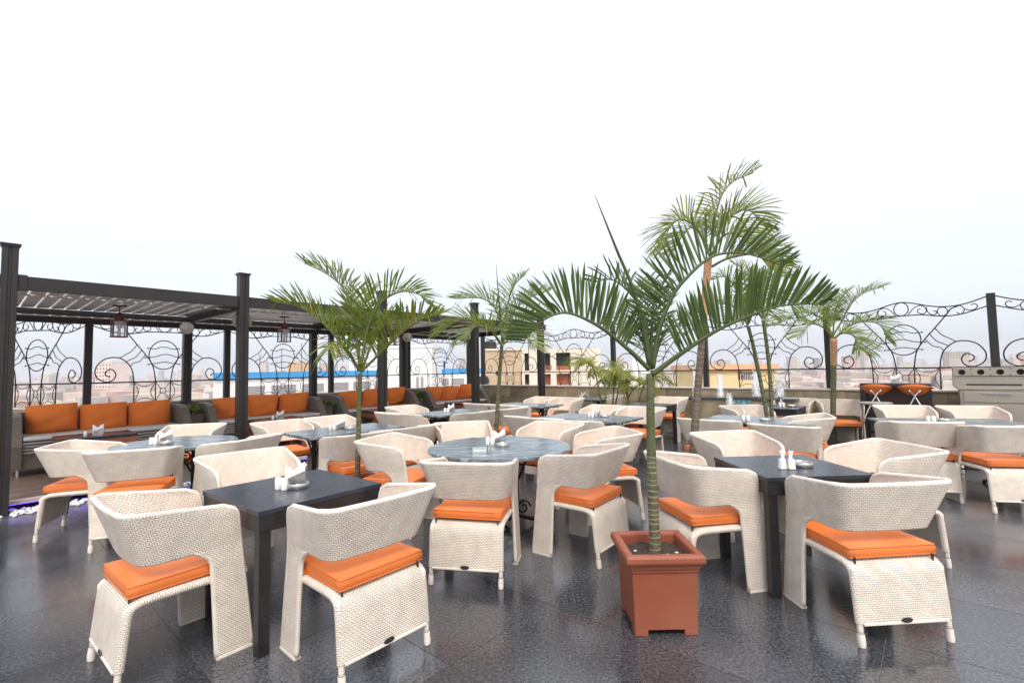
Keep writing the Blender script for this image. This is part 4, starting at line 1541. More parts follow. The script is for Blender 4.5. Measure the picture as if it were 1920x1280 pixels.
YV, YNW, YW, YNV = -41.3, 48.7, -131.3, 138.7          # yaw of chairs that face along and across the pergola
CH = [
    (-1.78, 2.715, -39, 'cream wicker armchair in the left corner foreground with its back to the viewer'),
    (-0.94, 2.733, 48.3, 'cream wicker armchair in the near foreground showing its oval plate at the black left table'),
    (-1.97, 3.70, -134, 'cream wicker armchair facing the viewer across the black left foreground table'),
    (-3.47, 4.53, 22, 'cream wicker armchair seen from behind at the round table by the first sofa'),
    (-4.02, 4.73, -69, 'cream wicker armchair seen from its side beside the glowing purple strip'),
    (-3.98, 5.86, -165, 'cream wicker armchair facing the viewer between the round table and the first sofa'),
    (-2.93, 4.98, 72, 'cream wicker armchair on the right side of the round table by the first sofa'),
    (-2.90, 6.20, YW, 'cream wicker armchair facing the viewer beside the second front post'),
    (-2.45, 6.72, YW, 'cream wicker armchair facing the viewer just left of the leafy palm stem'),
    (-1.80, 5.28, YNW, 'cream wicker armchair backing onto the leafy left palm stem'),
    (-1.36, 5.78, YNW, 'cream wicker armchair just right of the leafy palm stem seen from behind'),
    (-1.69, 7.62, YV, 'cream wicker armchair at the near end of the marble table by the fourth post'),
    (-1.79, 8.53, YW, 'cream wicker armchair facing the viewer in front of the third sofa end'),
    (-0.71, 7.58, YNW, 'cream wicker armchair seen from behind just left of the middle palm'),
    (-0.24, 8.07, YNW, 'cream wicker armchair behind the middle palm stem'),
    (-0.47, 9.29, YV, 'cream wicker armchair beside the foot of the fourth front post'),
    (0.03, 8.85, YV, 'cream wicker armchair seen from behind right of the middle palm stem, far back'),
    (-0.277, 3.717, -10.4, 'cream wicker armchair with its back square to the viewer at the middle round table'),
    (0.46, 4.02, 51, 'cream wicker armchair left of the terracotta pot at the middle round table'),
    (-1.00, 4.60, -108, 'cream wicker armchair on the left side of the middle round table'),
    (-0.55, 5.55, -165, 'cream wicker armchair facing the viewer behind the middle round table, left of its napkins'),
    (0.32, 5.38, 142, 'cream wicker armchair facing the viewer behind the middle round table, right of its napkins'),
    (0.80, 4.85, 101, 'cream wicker armchair on the right side of the middle round table'),
    (0.51, 10.41, YNV, 'cream wicker armchair facing the viewer beside the last pergola post'),
    (1.01, 9.97, YNV, 'cream wicker armchair facing the viewer by the wall left of yellow green palms'),
    (2.10, 10.9, 100, 'cream wicker armchair half hidden by the yellow green palm clump'),
    (1.36, 7.76, YNV, 'cream wicker armchair facing the viewer behind the second row marble table'),
    (1.86, 7.32, YNV, 'cream wicker armchair facing the viewer left of the potted palm stem'),
    (0.36, 6.66, YV, 'cream wicker armchair seen from behind, left of a pair behind the round table'),
    (0.86, 6.20, YV, 'cream wicker armchair seen from behind, right of a pair behind the round table'),
    (3.05, 9.62, YNV, 'cream wicker armchair at the far side of the black table by the fountain'),
    (2.50, 5.98, YV, 'cream wicker armchair directly behind the tall palm trunk'),
    (3.58, 7.20, -175, 'cream wicker armchair facing the viewer in front of the fountain jets'),
    (3.03, 5.30, YV, 'cream wicker armchair seen from behind at the marble table below the twin palms'),
    (3.50, 6.02, 66, 'cream wicker armchair on the right side of the marble table below the twin palms'),
    (5.00, 8.62, YNV, 'cream wicker armchair by the wall behind the black table with twin palms'),
    (5.50, 8.05, 153, 'cream wicker armchair facing the viewer against the wall left of the bar table'),
    (2.00, 2.964, 4.1, 'cream wicker armchair in the right foreground with its back and plate showing'),
    (1.43, 3.44, -78, 'cream wicker armchair directly right of the terracotta pot'),
    (2.05, 4.27, -172, 'cream wicker armchair facing the viewer behind the right foreground black table'),
    (2.68, 3.72, 92, 'cream wicker armchair on the right side of the right foreground black table'),
    (5.50, 6.70, 155, 'cream wicker armchair facing the viewer in front of the orange bar stools'),
    (6.20, 6.42, 158, 'cream wicker armchair facing the viewer in front of the steel grill'),
    (4.47, 5.45, -15, 'cream wicker armchair seen from behind at the dark marble table, left of two'),
    (4.92, 5.02, -10, 'cream wicker armchair seen from behind at the right edge of the picture'),
]
crnd = random.Random(77)
c0 = make_chair(CH[0][3])
for i, (x, y, yaw, lab) in enumerate(CH):
    o = c0 if i == 0 else copy_tree(c0)
    o['label'] = lab
    for ch_ in o.children:
        if ch_.name.startswith('seat_cushion'):
            ch_.location = (crnd.uniform(-0.008, 0.008), crnd.uniform(-0.014, 0.006), crnd.uniform(-0.003, 0.003))
            ch_.rotation_euler = (crnd.uniform(-0.02, 0.02), crnd.uniform(-0.015, 0.015), crnd.uniform(-0.04, 0.04))
    o.location = (x, y, 0)
    o.rotation_euler = (0, 0, math.radians(yaw))

# ------------------------------------------------------------------ palms
STYLE = {   # leaflets per side, longest leaflet, half width, rise, droop, forward lean, side spread, leaf material, stalk material
    'A': (35, 0.31, 0.0072, 1.05, 0.05, 0.26, 0.34, LEAF_DARK, STALK_DARK),
    'B': (24, 0.27, 0.0068, 0.65, 0.16, 0.40, 0.66, LEAF_DARK, STALK_DARK),
    'C': (16, 0.22, 0.0065, 0.50, 0.25, 0.45, 0.80, LEAF_DARK, STALK_DARK),
    'D': (38, 0.40, 0.0070, 0.50, 0.16, 0.46, 0.66, LEAF_MID, STALK),
    'E': (18, 0.28, 0.0070, 0.10, 0.45, 0.5, 0.9, LEAF_MID, STALK),
    'F': (36, 0.38, 0.0056, 0.50, 0.22, 0.50, 0.66, LEAF_PALE, STALK),
    'G': (38, 0.38, 0.0060, 0.55, 0.22, 0.42, 0.66, LEAF_LIGHT, STALK),
    'H': (40, 0.40, 0.0064, 0.50, 0.24, 0.45, 0.66, LEAF_PALE, STALK),
    'Y': (26, 0.29, 0.0068, 0.30, 0.34, 0.55, 0.78, LEAF_YEL, STALK),
}


def frond(root, pts, style, rnd, org):
    dry = 0.0 if style in 'ABC' else 0.03
    npair, L, hw, rise, droop, fwd, spread, lm, sm = STYLE[style]
    P = spline([Vector(p) - org for p in pts], 9)
    n = len(P)
    ln = [0.0]
    for a, b in zip(P[:-1], P[1:]):
        ln.append(ln[-1] + (b - a).length)
    tot = ln[-1]

    def at(t):
        d = t * tot
        for i in range(n - 1):
            if ln[i + 1] >= d:
                k = (d - ln[i]) / max(1e-6, ln[i + 1] - ln[i])
                return P[i].lerp(P[i + 1], k), (P[i + 1] - P[i]).normalized()
        return P[-1], (P[-1] - P[-2]).normalized()
    mb = MB()
    mb.tube(P, 0.01, 6, rs=[0.0125 * (1 - 0.82 * (l / tot)) * (0.8 + 0.5 * min(1.2, tot)) for l in ln])
    st = mb.build('frond_stalk', sm, root, smooth=True, auto=False)
    mb = MB()
    k0 = 0.20
    for q in range(npair):
        t = k0 + (1 - k0) * (q + 0.5) / npair
        for sgn in (-1, 1):
            tt = min(0.995, t + rnd.uniform(-0.008, 0.008) + (0.5 / npair * 0.6 if sgn > 0 else 0))
            p, T = at(tt)
            S = T.cross(Vector((0, 0, 1)))
            if S.length < 0.15:
                S = Vector((T.y, -T.x, 0)) + Vector((0.3, 0.2, 0))
            S.normalize()
            N = S.cross(T).normalized()
            if N.z < 0: N = -N
            u = (t - k0) / (1 - k0)
            l = L * (0.42 + 0.75 * math.sin(PI * min(1, 0.14 + 0.80 * u)) ** 0.8) * rnd.uniform(0.9, 1.08) * (1 - 0.35 * u * u)
            d = (S * sgn * spread + N * rise + T * (fwd + 0.5 * u)).normalized()
            d = (d + Vector((rnd.uniform(-.09, .09), rnd.uniform(-.09, .09), rnd.uniform(-.09, .09)))).normalized()
            wd_ = (T - d * T.dot(d))
            if wd_.length < 1e-3: wd_ = N
            wd_.normalize()
            fold = d.cross(wd_).normalized()
            pos = p
            vs, fs = [], []
            SEG = 5
            dr = droop * rnd.uniform(0.5, 1.7)
            if rnd.random() < 0.07: dr += 0.7
            for s in range(SEG + 1):
                f = s / SEG
                w = hw * (0.45 + 0.75 * math.sin(PI * min(1.0, 0.10 + f * 0.72)) if f < 0.999 else 0.06)
                c = p + d * (l * f) + Vector((0, 0, -1)) * (dr * l * f * f)
                up = fold * (w * 0.55)
                vs += [c - wd_ * w + up, c, c + wd_ * w + up]
            for s in range(SEG):
                a = s * 3
                fs += [(a, a + 1, a + 4, a + 3), (a + 1, a + 2, a + 5, a + 4)]
            if rnd.random() < 0.03: continue
            mb.add(vs, fs, None, 1 if rnd.random() < dry else 0)
    o = mb.build('leaflets', [lm, LEAF_DRY], st, smooth=True, auto=False)
    st.name = 'frond'
    return st


def palm(data, r0, r1, label, seed, tm, ring=True, sheath=None, pot=True, pots=0.36, ringstep=0.075, group='palms standing among the tables'):
    rnd = random.Random(seed)
    b = Vector(data['trunk'][0])
    org = Vector((b.x, b.y, 0))
    root = empty('palm', org, 0, label, 'palm tree', group)
    base = [b - org] + [Vector(p) - org for p in data['trunk'][1:]]
    if pot and base[0].z > 0.36:
        d = base[1] - base[0]
        base = [base[0] - d * ((base[0].z - 0.34) / max(0.05, d.z))] + base
    P = spline(base, 10)
    n = len(P)
    rs = [r0 + (r1 - r0) * (i / (n - 1)) for i in range(n)]
    rs = [r * (1 + 0.25 * max(0, 1 - i / (n * 0.14))) for i, r in enumerate(rs)]
    MB().tube(P, r0, 12, rs=rs, uvs=True).build('trunk', tm, root, smooth=True, auto=False)
    if ring:
        mb = MB()
        acc, nxt = 0.0, 0.03
        for i in range(n - 1):
            seg = (P[i + 1] - P[i])
            while acc + seg.length > nxt:
                k = (nxt - acc) / seg.length
                c = P[i].lerp(P[i + 1], k)
                if c.z > P[-1].z - 0.42 * (P[-1].z - P[0].z) and not sheath:
                    break
                t = seg.normalized()
                r = rs[i] + (rs[i + 1] - rs[i]) * k
                tilt = Vector((rnd.uniform(-.12, .12), rnd.uniform(-.12, .12), 0))
                mb.tube([c - (t + tilt) * 0.0035, c + (t + tilt) * 0.0035], r, 12, rs=[r * 1.05, r * 1.05], cap=True)
                nxt += ringstep * rnd.uniform(0.75, 1.25)
            acc += seg.length
        if mb.v:
            o = mb.build('trunk_rings', TRUNK_RING, root)
            o['kind'] = 'stuff'
    if sheath:
        i0 = int(n * 0.72)
        MB().tube(P[i0:], r1, 10, rs=[rs[i] * (1.12 + 0.25 * ((i - i0) / (n - i0))) for i in range(i0, n)]).build('leaf_sheath', sheath, root, smooth=True, auto=False)
    for pts, stl in data['fr']:
        frond(root, pts, stl, rnd, org)
    if 'spear' in data:
        sp = [Vector(p) - org for p in data['spear']]
        S2 = spline(sp, 6)
        m_ = len(S2)
        MB().tube(S2, 0.01, 7, rs=[0.013 * (1 - (i / (m_ - 1)) ** 2 * 0.85) for i in range(m_)]).build('unopened_spear', data.get('spm', LEAF_DARK), root, smooth=True, auto=False)
    return root


def square_pot(x, y, rz, w, h, label, grp='terracotta palm pots'):
    root = empty('plant_pot', (x, y, 0), rz, label, 'pot', grp)
    a = w / 2

    def shell(mb, prof):
        # square profile swept round: list of (half width, z)
        vs, fs = [], []
        for r, z in prof:
            for cx, cy in ((-1, -1), (1, -1), (1, 1), (-1, 1)):
                vs.append((cx * r, cy * r, z))
        for i in range(len(prof) - 1):
            for j in range(4):
                j2 = (j + 1) % 4
                fs.append((i * 4 + j, i * 4 + j2, (i + 1) * 4 + j2, (i + 1) * 4 + j))
        mb.add(vs, fs)
        return mb
    body = shell(MB(), [(a * 0.955, 0.034), (a, h * 0.76), (a * 1.035, h * 0.775), (a * 1.035, h * 0.80), (a * 1.075, h * 0.825), (a * 1.075, h * 0.865)])
    body.build('body', M['terra'], root, bevel=0.007)
    rim = shell(MB(), [(a * 1.075, h * 0.866), (a * 1.19, h * 0.885), (a * 1.21, h * 0.92), (a * 1.20, h * 0.965), (a * 1.15, h), (a * 0.98, h), (a * 0.93, h * 0.97), (a * 0.90, h * 0.72)])
    rim.build('rim', M['terra'], root, bevel=0.008)
    for cx in (-1, 1):
        for cy in (-1, 1):
            MB().box((cx * a * 0.955 * 0.79, cy * a * 0.955 * 0.79, 0.0175), (a * 0.40, a * 0.40, 0.035)).build('foot', M['terra'], root, bevel=0.004)
    MB().span((-a * 0.95, -a * 0.95, 0.033), (a * 0.95, a * 0.95, 0.05)).build('bottom', M['terra'], root)
    rnd = random.Random(5)
    k = 14
    zz = [[h * 0.86 + rnd.uniform(-0.012, 0.012) for _ in range(k + 1)] for _ in range(k + 1)]
    mb = MB().grid(lambda u, v: ((u - 0.5) * a * 1.84, (v - 0.5) * a * 1.84, zz[round(u * k)][round(v * k)]), k, k)
    mb.build('soil', M['soil'], root, smooth=True, auto=False)
    return root


PD = {
    'pot': {'trunk':[(0.813,2.87,0.295),(0.817,2.87,0.485),(0.815,2.87,0.794),(0.817,2.87,1.107),(0.824,2.87,1.424)],'fr':[([(0.822,2.88,1.45),(0.692,2.858,1.574),(0.535,2.837,1.7),(0.376,2.815,1.78),(0.273,2.793,1.786),(0.167,2.772,1.732),(0.068,2.75,1.624)],'A'),([(0.831,2.86,1.415),(0.986,2.808,1.535),(1.177,2.757,1.662),(1.355,2.705,1.743),(1.481,2.653,1.786),(1.596,2.602,1.792),(1.681,2.55,1.778)],'A'),([(0.853,2.92,1.456),(0.906,2.917,1.7),(0.998,2.914,1.905),(1.097,2.911,2.022),(1.208,2.909,2.115),(1.313,2.906,2.152),(1.472,2.903,2.142),(1.677,2.9,2.061)],'A'),([(0.842,2.95,1.456),(0.856,3.05,1.729),(0.819,3.15,1.916),(0.703,3.25,2.062),(0.574,3.35,2.064)],'B'),([(0.858,2.95,1.456),(0.953,3.067,1.625),(1.08,3.183,1.755),(1.262,3.3,1.818)],'C'),([(0.845,2.95,1.449),(0.836,3.05,1.627),(0.761,3.15,1.74),(0.657,3.25,1.751)],'C'),([(0.852,2.95,1.456),(0.901,3.067,1.695),(0.964,3.183,1.919),(1.086,3.3,2.083)],'B')],'spear':[(0.837,2.9,1.456),(0.764,2.9,1.881),(0.65,2.9,2.196),(0.531,2.9,2.526)]},
    'p2': {'trunk':[(-1.525,4.7,0.416),(-1.52,4.7,0.621),(-1.515,4.7,0.826),(-1.509,4.7,1.136),(-1.499,4.7,1.449)],'fr':[([(-1.499,4.7,1.475),(-1.561,4.65,1.595),(-1.776,4.6,1.892),(-2.013,4.55,2.087),(-2.24,4.5,2.141)],'D'),([(-1.505,4.72,1.512),(-1.56,4.728,1.915),(-1.659,4.735,2.265),(-1.833,4.742,2.442),(-2.067,4.75,2.562)],'D'),([(-1.488,4.7,1.511),(-1.414,4.68,1.908),(-1.276,4.66,2.14),(-1.077,4.64,2.239),(-0.901,4.62,2.206),(-0.805,4.6,2.108)],'D'),([(-1.482,4.68,1.464),(-1.29,4.61,1.626),(-1.056,4.54,1.823),(-0.849,4.47,1.939),(-0.667,4.4,1.979)],'D'),([(-1.515,4.75,1.491),(-1.601,4.9,1.887),(-1.582,5.05,2.183),(-1.512,5.2,2.35)],'D'),([(-1.508,4.68,1.48),(-1.554,4.553,1.654),(-1.625,4.427,1.75),(-1.645,4.3,1.671)],'E'),([(-1.494,4.75,1.48),(-1.416,4.867,1.772),(-1.31,4.983,1.972),(-1.226,5.1,2.011)],'D')]},
    'p3': {'trunk':[(-0.24,6.3,0.492),(-0.223,6.3,0.713),(-0.204,6.3,0.99),(-0.169,6.3,1.408),(-0.134,6.3,1.794)],'fr':[([(-0.142,6.3,1.794),(-0.318,6.233,2.004),(-0.638,6.167,2.122),(-0.955,6.1,1.915)],'F'),([(-0.126,6.3,1.858),(-0.184,6.3,2.206),(-0.379,6.3,2.402),(-0.755,6.3,2.409)],'F'),([(-0.113,6.35,1.861),(-0.064,6.433,2.292),(0.051,6.517,2.61),(0.203,6.6,2.772)],'F'),([(-0.127,6.3,1.808),(0.01,6.233,1.998),(0.213,6.167,2.121),(0.471,6.1,2.136)],'F'),([(-0.113,6.3,1.843),(0.007,6.367,2.189),(0.228,6.433,2.41),(0.525,6.5,2.525)],'F'),([(-0.14,6.25,1.792),(-0.257,6.1,1.944),(-0.443,5.95,2.002),(-0.584,5.8,1.809)],'F'),([(-0.112,6.25,1.791),(0.036,6.133,1.9),(0.17,6.017,1.875),(0.263,5.9,1.733)],'F')],'spear':[(-0.127,6.3,1.829),(-0.161,6.3,2.327),(-0.194,6.3,2.886)]},
    'p4': {'trunk':[(1.858,5.1,0.263),(1.892,5.1,0.551),(1.945,5.1,1.042),(2.014,5.1,1.607),(2.083,5.1,2.18),(2.136,5.1,2.62)],'fr':[([(2.157,5.1,2.701),(2.23,5.1,3.063),(2.316,5.1,3.315),(2.45,5.1,3.461),(2.663,5.1,3.546)],'G'),([(2.135,5.1,2.748),(1.996,5.075,2.96),(1.829,5.05,3.031),(1.696,5.025,2.921),(1.647,5.0,2.731)],'G'),([(2.173,5.1,2.817),(2.382,5.067,3.067),(2.564,5.033,3.111),(2.697,5.0,2.924)],'G'),([(2.166,5.1,2.526),(2.329,5.033,2.6),(2.614,4.967,2.619),(2.822,4.9,2.471)],'G'),([(2.172,5.15,2.713),(2.338,5.3,3.052),(2.654,5.45,3.155),(2.963,5.6,2.811)],'G'),([(2.153,5.15,2.684),(2.124,5.3,2.964),(2.062,5.45,3.04),(1.931,5.6,2.83)],'G'),([(2.118,5.0,2.619),(2.225,4.867,2.809),(2.375,4.733,2.714),(2.504,4.6,2.412)],'G')]},
    'p5a': {'trunk':[(3.69,7.0,0.442),(3.682,7.0,0.75),(3.624,7.0,1.176),(3.553,7.0,1.645),(3.477,7.0,2.023)],'fr':[([(3.471,7.0,2.07),(3.342,6.967,2.51),(3.142,6.933,2.744),(2.931,6.9,2.703)],'F'),([(3.48,7.0,2.086),(3.509,7.067,2.523),(3.479,7.133,2.898),(3.393,7.2,2.996)],'F'),([(3.47,7.0,2.054),(3.224,6.9,2.306),(2.95,6.8,2.337),(2.75,6.7,2.176)],'F'),([(3.488,7.0,2.086),(3.664,7.067,2.44),(3.794,7.133,2.771),(4.0,7.2,2.944)],'F'),([(3.462,6.95,2.066),(3.498,6.833,2.254),(3.554,6.717,2.314),(3.56,6.6,2.149)],'F')]},
    'p5b': {'trunk':[(3.767,7.0,0.441),(3.759,7.0,0.748),(3.76,7.0,1.251),(3.737,7.0,1.72),(3.701,7.0,2.113)],'fr':[([(3.702,7.0,2.145),(3.743,6.967,2.542),(3.846,6.933,2.771),(4.02,6.9,2.722)],'F'),([(3.695,7.0,2.161),(3.688,7.067,2.599),(3.596,7.133,2.815),(3.461,7.2,2.708)],'F'),([(3.709,7.0,2.129),(3.825,6.933,2.339),(3.985,6.867,2.404),(4.048,6.8,2.163)],'F'),([(3.667,6.95,2.124),(3.476,6.833,2.293),(3.289,6.717,2.281),(3.149,6.6,2.083)],'F')]},
    'p6': {'trunk':[(5.42,8.2,0.111),(5.463,8.2,0.877),(5.496,8.2,1.285),(5.53,8.2,1.888)],'fr':[([(5.523,8.2,1.935),(5.704,8.2,2.208),(5.897,8.2,2.509),(6.127,8.2,2.672),(6.428,8.2,2.759)],'H'),([(5.558,8.2,1.897),(5.744,8.15,2.073),(5.986,8.1,2.156),(6.216,8.05,2.092),(6.296,8.0,1.835)],'H'),([(5.52,8.2,1.87),(5.296,8.15,2.228),(4.979,8.1,2.338),(4.709,8.05,2.247),(4.44,8.0,2.111)],'H'),([(5.511,8.2,1.889),(5.287,8.067,2.056),(4.981,7.933,2.113),(4.668,7.8,1.896)],'H'),([(5.557,8.25,1.947),(5.662,8.333,2.307),(5.829,8.417,2.598),(6.038,8.5,2.751)],'H'),([(5.462,8.1,1.883),(5.528,7.967,1.954),(5.608,7.833,1.899),(5.603,7.7,1.674)],'H'),([(5.522,8.2,1.907),(5.472,8.267,2.209),(5.511,8.333,2.45),(5.681,8.4,2.693)],'H')]},
}
palm(PD['pot'], 0.035, 0.0225, 'dark green palm with broad spreading fronds growing from the terracotta pot', 11, TRUNK_GREEN, ringstep=0.034)
square_pot(0.815, 2.862, 0.0, 0.36, 0.44, 'square terracotta pot with a moulded rim in the foreground')
for sx_, sy_, s in ((0.87, 2.80, 0.011), (0.93, 2.83, 0.009), (0.70, 2.87, 0.008)):
    o = MB().add([(x * s * 1.4, y * s, z * s * 0.5) for x, y, z in ico], icof).build('pebble', M['pebble'], None, smooth=True, auto=False)
    o.location = (sx_, sy_, 0.390)
    tag(o, 'tiny white pebble lying on the dark soil of the terracotta pot', 'pebble', 'white pebbles on the pot soil')
palm(PD['p2'], 0.028, 0.022, 'leafy mid green palm left of the middle round table', 12, TRUNK_GREEN, ringstep=0.07)
square_pot(-1.50, 4.72, SITE_ROT, 0.36, 0.44, 'terracotta pot under the leafy left palm behind the black table')
palm(PD['p3'], 0.029, 0.023, 'slender pale palm behind the middle round table', 13, TRUNK_GREEN, ringstep=0.08)
square_pot(-0.19, 6.30, SITE_ROT, 0.36, 0.44, 'terracotta pot of the slender palm behind the middle round table')
palm(PD['p4'], 0.046, 0.030, 'tall palm with weathered brown trunk and orange sheath, tallest of all', 14, TRUNK_BROWN, sheath=TRUNK_TAN, ringstep=0.06)
palm(PD['p5a'], 0.032, 0.024, 'left stem of the twin slim palms, leaning left by the fountain', 15, TRUNK_GREEN, ringstep=0.07)
palm(PD['p5b'], 0.032, 0.024, 'right stem of the twin slim palms by the fountain', 16, TRUNK_GREEN, ringstep=0.07)
square_pot(3.73, 7.0, SITE_ROT, 0.38, 0.44, 'terracotta pot holding the twin slim palms')
palm(PD['p6'], 0.042, 0.042, 'bushy palm in front of the railing post left of the bar stools', 17, TRUNK_GREEN, sheath=TRUNK_TAN, ringstep=0.07)

# yellow green areca clump by the wall
def areca(x, y, n, hmin, hmax, seed, label):
    rnd = random.Random(seed)
    root = empty('palm', (x, y, 0), 0, label, 'palm tree', 'palms standing among the tables')
    org = Vector((x, y, 0))
    MB().lathe([(0.20, 0), (0.26, 0.36), (0.28, 0.40), (0.24, 0.40), (0.23, 0.34)], 18).build('pot', M['terra'], root, smooth=True)
    MB().lathe([(0.23, 0.345), (0, 0.35)], 14).build('soil', M['soil'], root)
    for i in range(n):
        a = 2 * PI * i / n + rnd.uniform(-.5, .5)
        h = rnd.uniform(hmin, hmax)
        r = rnd.uniform(0.02, 0.14)
        bx, by = r * math.cos(a), r * math.sin(a)
        tx, ty = bx + 0.16 * math.cos(a), by + 0.16 * math.sin(a)
        st = spline([(bx, by, 0.33), ((bx + tx) / 2, (by + ty) / 2, 0.33 + h * 0.5), (tx, ty, 0.33 + h)], 5)
        MB().tube(st, 0.018, 7, rs=[0.022 - 0.008 * k / (len(st) - 1) for k in range(len(st))]).build('stem', STALK, root, smooth=True, auto=False)
        for k in range(3):
            b = a + rnd.uniform(-1.1, 1.1) + (k - 1) * 0.7
            l = rnd.uniform(0.45, 0.75)
            up = rnd.uniform(0.25, 0.6)
            top = Vector((tx, ty, 0.33 + h)) + org
            c, s = math.cos(b), math.sin(b)
            pts = [top, top + Vector((0.25 * l * c, 0.25 * l * s, 0.6 * up)), top + Vector((0.65 * l * c, 0.65 * l * s, 0.85 * up)), top + Vector((l * c, l * s, 0.55 * up))]
            frond(root, pts, 'Y', rnd, org)


areca(2.02, 10.2, 4, 0.60, 1.05, 31, 'yellow green bushy palm in a pot by the wall, left one')
areca(2.55, 10.4, 3, 0.45, 0.90, 32, 'yellow green bushy palm in a pot by the wall, right one')

# ------------------------------------------------------------------ fountain against the wall
def wall_pt(t, off, z=0.0):
    """t metres along the fountain wall from the corner, off metres in front of it"""
    p = site2world(SC_S - off, SC_D - t)
    return Vector((p.x, p.y, z))


ft = empty('fountain', wall_pt(6.25, 0.03), SITE_ROT - PI / 2, 'stone clad wall fountain with dark ledge and turquoise mosaic', 'fountain')
# local +X along the wall, local -Y towards the terrace
FL = 2.2
MB().span((0, -0.46, 0.0), (1.08, -0.06, 0.775)).build('basin_wall', M['mortar'], ft)
MB().span((1.48, -0.46, 0.0), (FL, -0.06, 0.775)).build('basin_wall', M['mortar'], ft)
MB().span((1.08, -0.20, 0.0), (1.48, -0.06, 0.775)).build('basin_wall', M['mortar'], ft)
MB().span((-0.04, -0.50, 0.78), (1.08, -0.04, 0.82)).build('ledge', M['darkstone'], ft, bevel=0.004)
MB().span((1.48, -0.50, 0.78), (FL + 0.04, -0.04, 0.82)).build('ledge', M['darkstone'], ft, bevel=0.004)
MB().span((1.083, -0.24, 0.78), (1.477, -0.04, 0.82)).build('ledge', M['darkstone'], ft, bevel=0.004)
for x0, x1 in ((0.0, 1.08), (1.48, FL)):
    x = x0
    while x < x1 - 0.05:
        w_ = min(0.52, x1 - x)
        for r_ in range(2):
            MB().span((x + 0.003, -0.475, 0.03 + r_ * 0.37), (x + w_ - 0.003, -0.455, 0.03 + r_ * 0.37 + 0.364)).build('stone_slab', M['stone'], ft)
        x += 0.52
tp_ = None
for i in range(9):
    for j in range(9):
        if tp_ is None:
            tp_ = MB().box((0, 0, 0), (0.0375, 0.012, 0.0375)).build('mosaic_tile', M['tileblue'], ft)
            tp_.location = (1.102 + i * 0.04, -0.208, 0.43 + j * 0.04)
        else:
            inst(tp_, 'mosaic_tile', ft, (1.102 + i * 0.04, -0.208, 0.43 + j * 0.04))
MB().span((0.82, -1.05, 0.0), (1.74, -0.95, 0.40)).build('pool_edge', M['darkstone'], ft, bevel=0.004)
for x in (0.82, 1.64):
    MB().span((x, -0.949, 0.0), (x + 0.10, -0.477, 0.40)).build('pool_edge', M['darkstone'], ft, bevel=0.004)
MB().span((0.92, -0.949, 0.2), (1.64, -0.477, 0.34)).build('pool_water', M['pool'], ft)


def jet(t, off, z, h, r, label, seed):
    rnd = random.Random(seed)
    root = empty('water_jet', wall_pt(t, off, z), 0, label, 'water jet', 'foaming white jets of the wall fountain')
    MB().lathe([(0.035, 0), (0.035, 0.03), (0.02, 0.05)], 10).build('nozzle', M['darkstone'], root)
    mb = MB()
    n, k = 14, 12
    ph = [rnd.uniform(0, 6) for _ in range(5)]
    prof = []
    vs, fs = [], []
    for i in range(k + 1):
        f = i / k
        rr = r * (1.15 - 0.25 * f) * (1 - 0.75 * f ** 4)
        for j in range(n):
            a = 2 * PI * j / n
            q = rr * (1 + 0.25 * math.sin(3 * a + 5 * f + ph[0]) + 0.2 * math.sin(5 * a - 17 * f + ph[1]) + rnd.uniform(-.2, .2))
            vs.append((q * math.cos(a), q * math.sin(a), 0.03 + h * f + rnd.uniform(-.01, .01)))
    for i in range(k):
        for j in range(n):
            fs.append((i * n + j, i * n + (j + 1) % n, (i + 1) * n + (j + 1) % n, (i + 1) * n + j))
    fs.append(tuple(k * n + j for j in range(n)))
    mb.add(vs, fs)
    mb.build('foam', M['water'], root, smooth=True, auto=False)
    mb = MB()
    for i in range(260):
        a, f = rnd.uniform(0, 2 * PI), rnd.random()
        rr = r * rnd.uniform(0.6, 1.2 + 1.1 * (1 - f))
        s = rnd.uniform(0.003, 0.009)
        c = (rr * math.cos(a), rr * math.sin(a), 0.02 + h * 1.12 * f)
        mb.add([(c[0] + x * s, c[1] + y * s, c[2] + z_ * s * 1.6) for x, y, z_ in ico], icof)
    o = mb.build('spray', M['water'], root, smooth=True, auto=False)
    o['kind'] = 'stuff'


jet(6.72, 0.62, 0.30, 1.00, 0.035, 'tall thin white water jet beside the tall palm trunk', 1)
jet(7.13, 0.38, 0.78, 0.42, 0.042, 'foaming white water jet left of the turquoise mosaic', 2)
jet(7.80, 0.38, 0.82, 0.46, 0.050, 'foaming white water jet between mosaic and twin palms', 3)
jet(8.20, 0.38, 0.82, 0.33, 0.048, 'foaming white water jet right of the twin palm stems', 4)
jet(7.38, 0.62, 0.34, 0.50, 0.045, 'low white water spout in front of the turquoise mosaic', 5)

# ------------------------------------------------------------------ bar table, folding bar stools and steel grill against the wall
bt = empty('bar_table', wall_pt(9.44, 0.34), SITE_ROT - PI / 2, 'tall dark wood bar table against the wall behind orange stools', 'bar table')
MB().span((0, -0.26, 1.08), (0.90, 0.16, 1.12)).build('table_top', M['black_top'], bt, bevel=0.004)
for x in (0.0, 0.82):
    for y in (-0.26, 0.08):
        MB().span((x, y, 0), (x + 0.08, y + 0.08, 1.079)).build('leg', M['black'], bt, bevel=0.003)
MB().span((0.081, 0.05, 0.55), (0.819, 0.08, 1.079)).build('wall_shade_panel', mat('painted wall shade', (0.075, 0.045, 0.032), 0.5, var=0.2, vscale=6), bt)  # added panel, its dark brown paints the shadowed wall seen through the open frame
MB().span((0.081, -0.20, 0.30), (0.819, -0.16, 0.34)).build('foot_rail', M['black'], bt)
napkin_holder(wall_pt(9.90, 0.36, 1.1205), SITE_ROT - PI / 2 + 0.2, 'steel napkin holder with white napkins on the tall bar table')


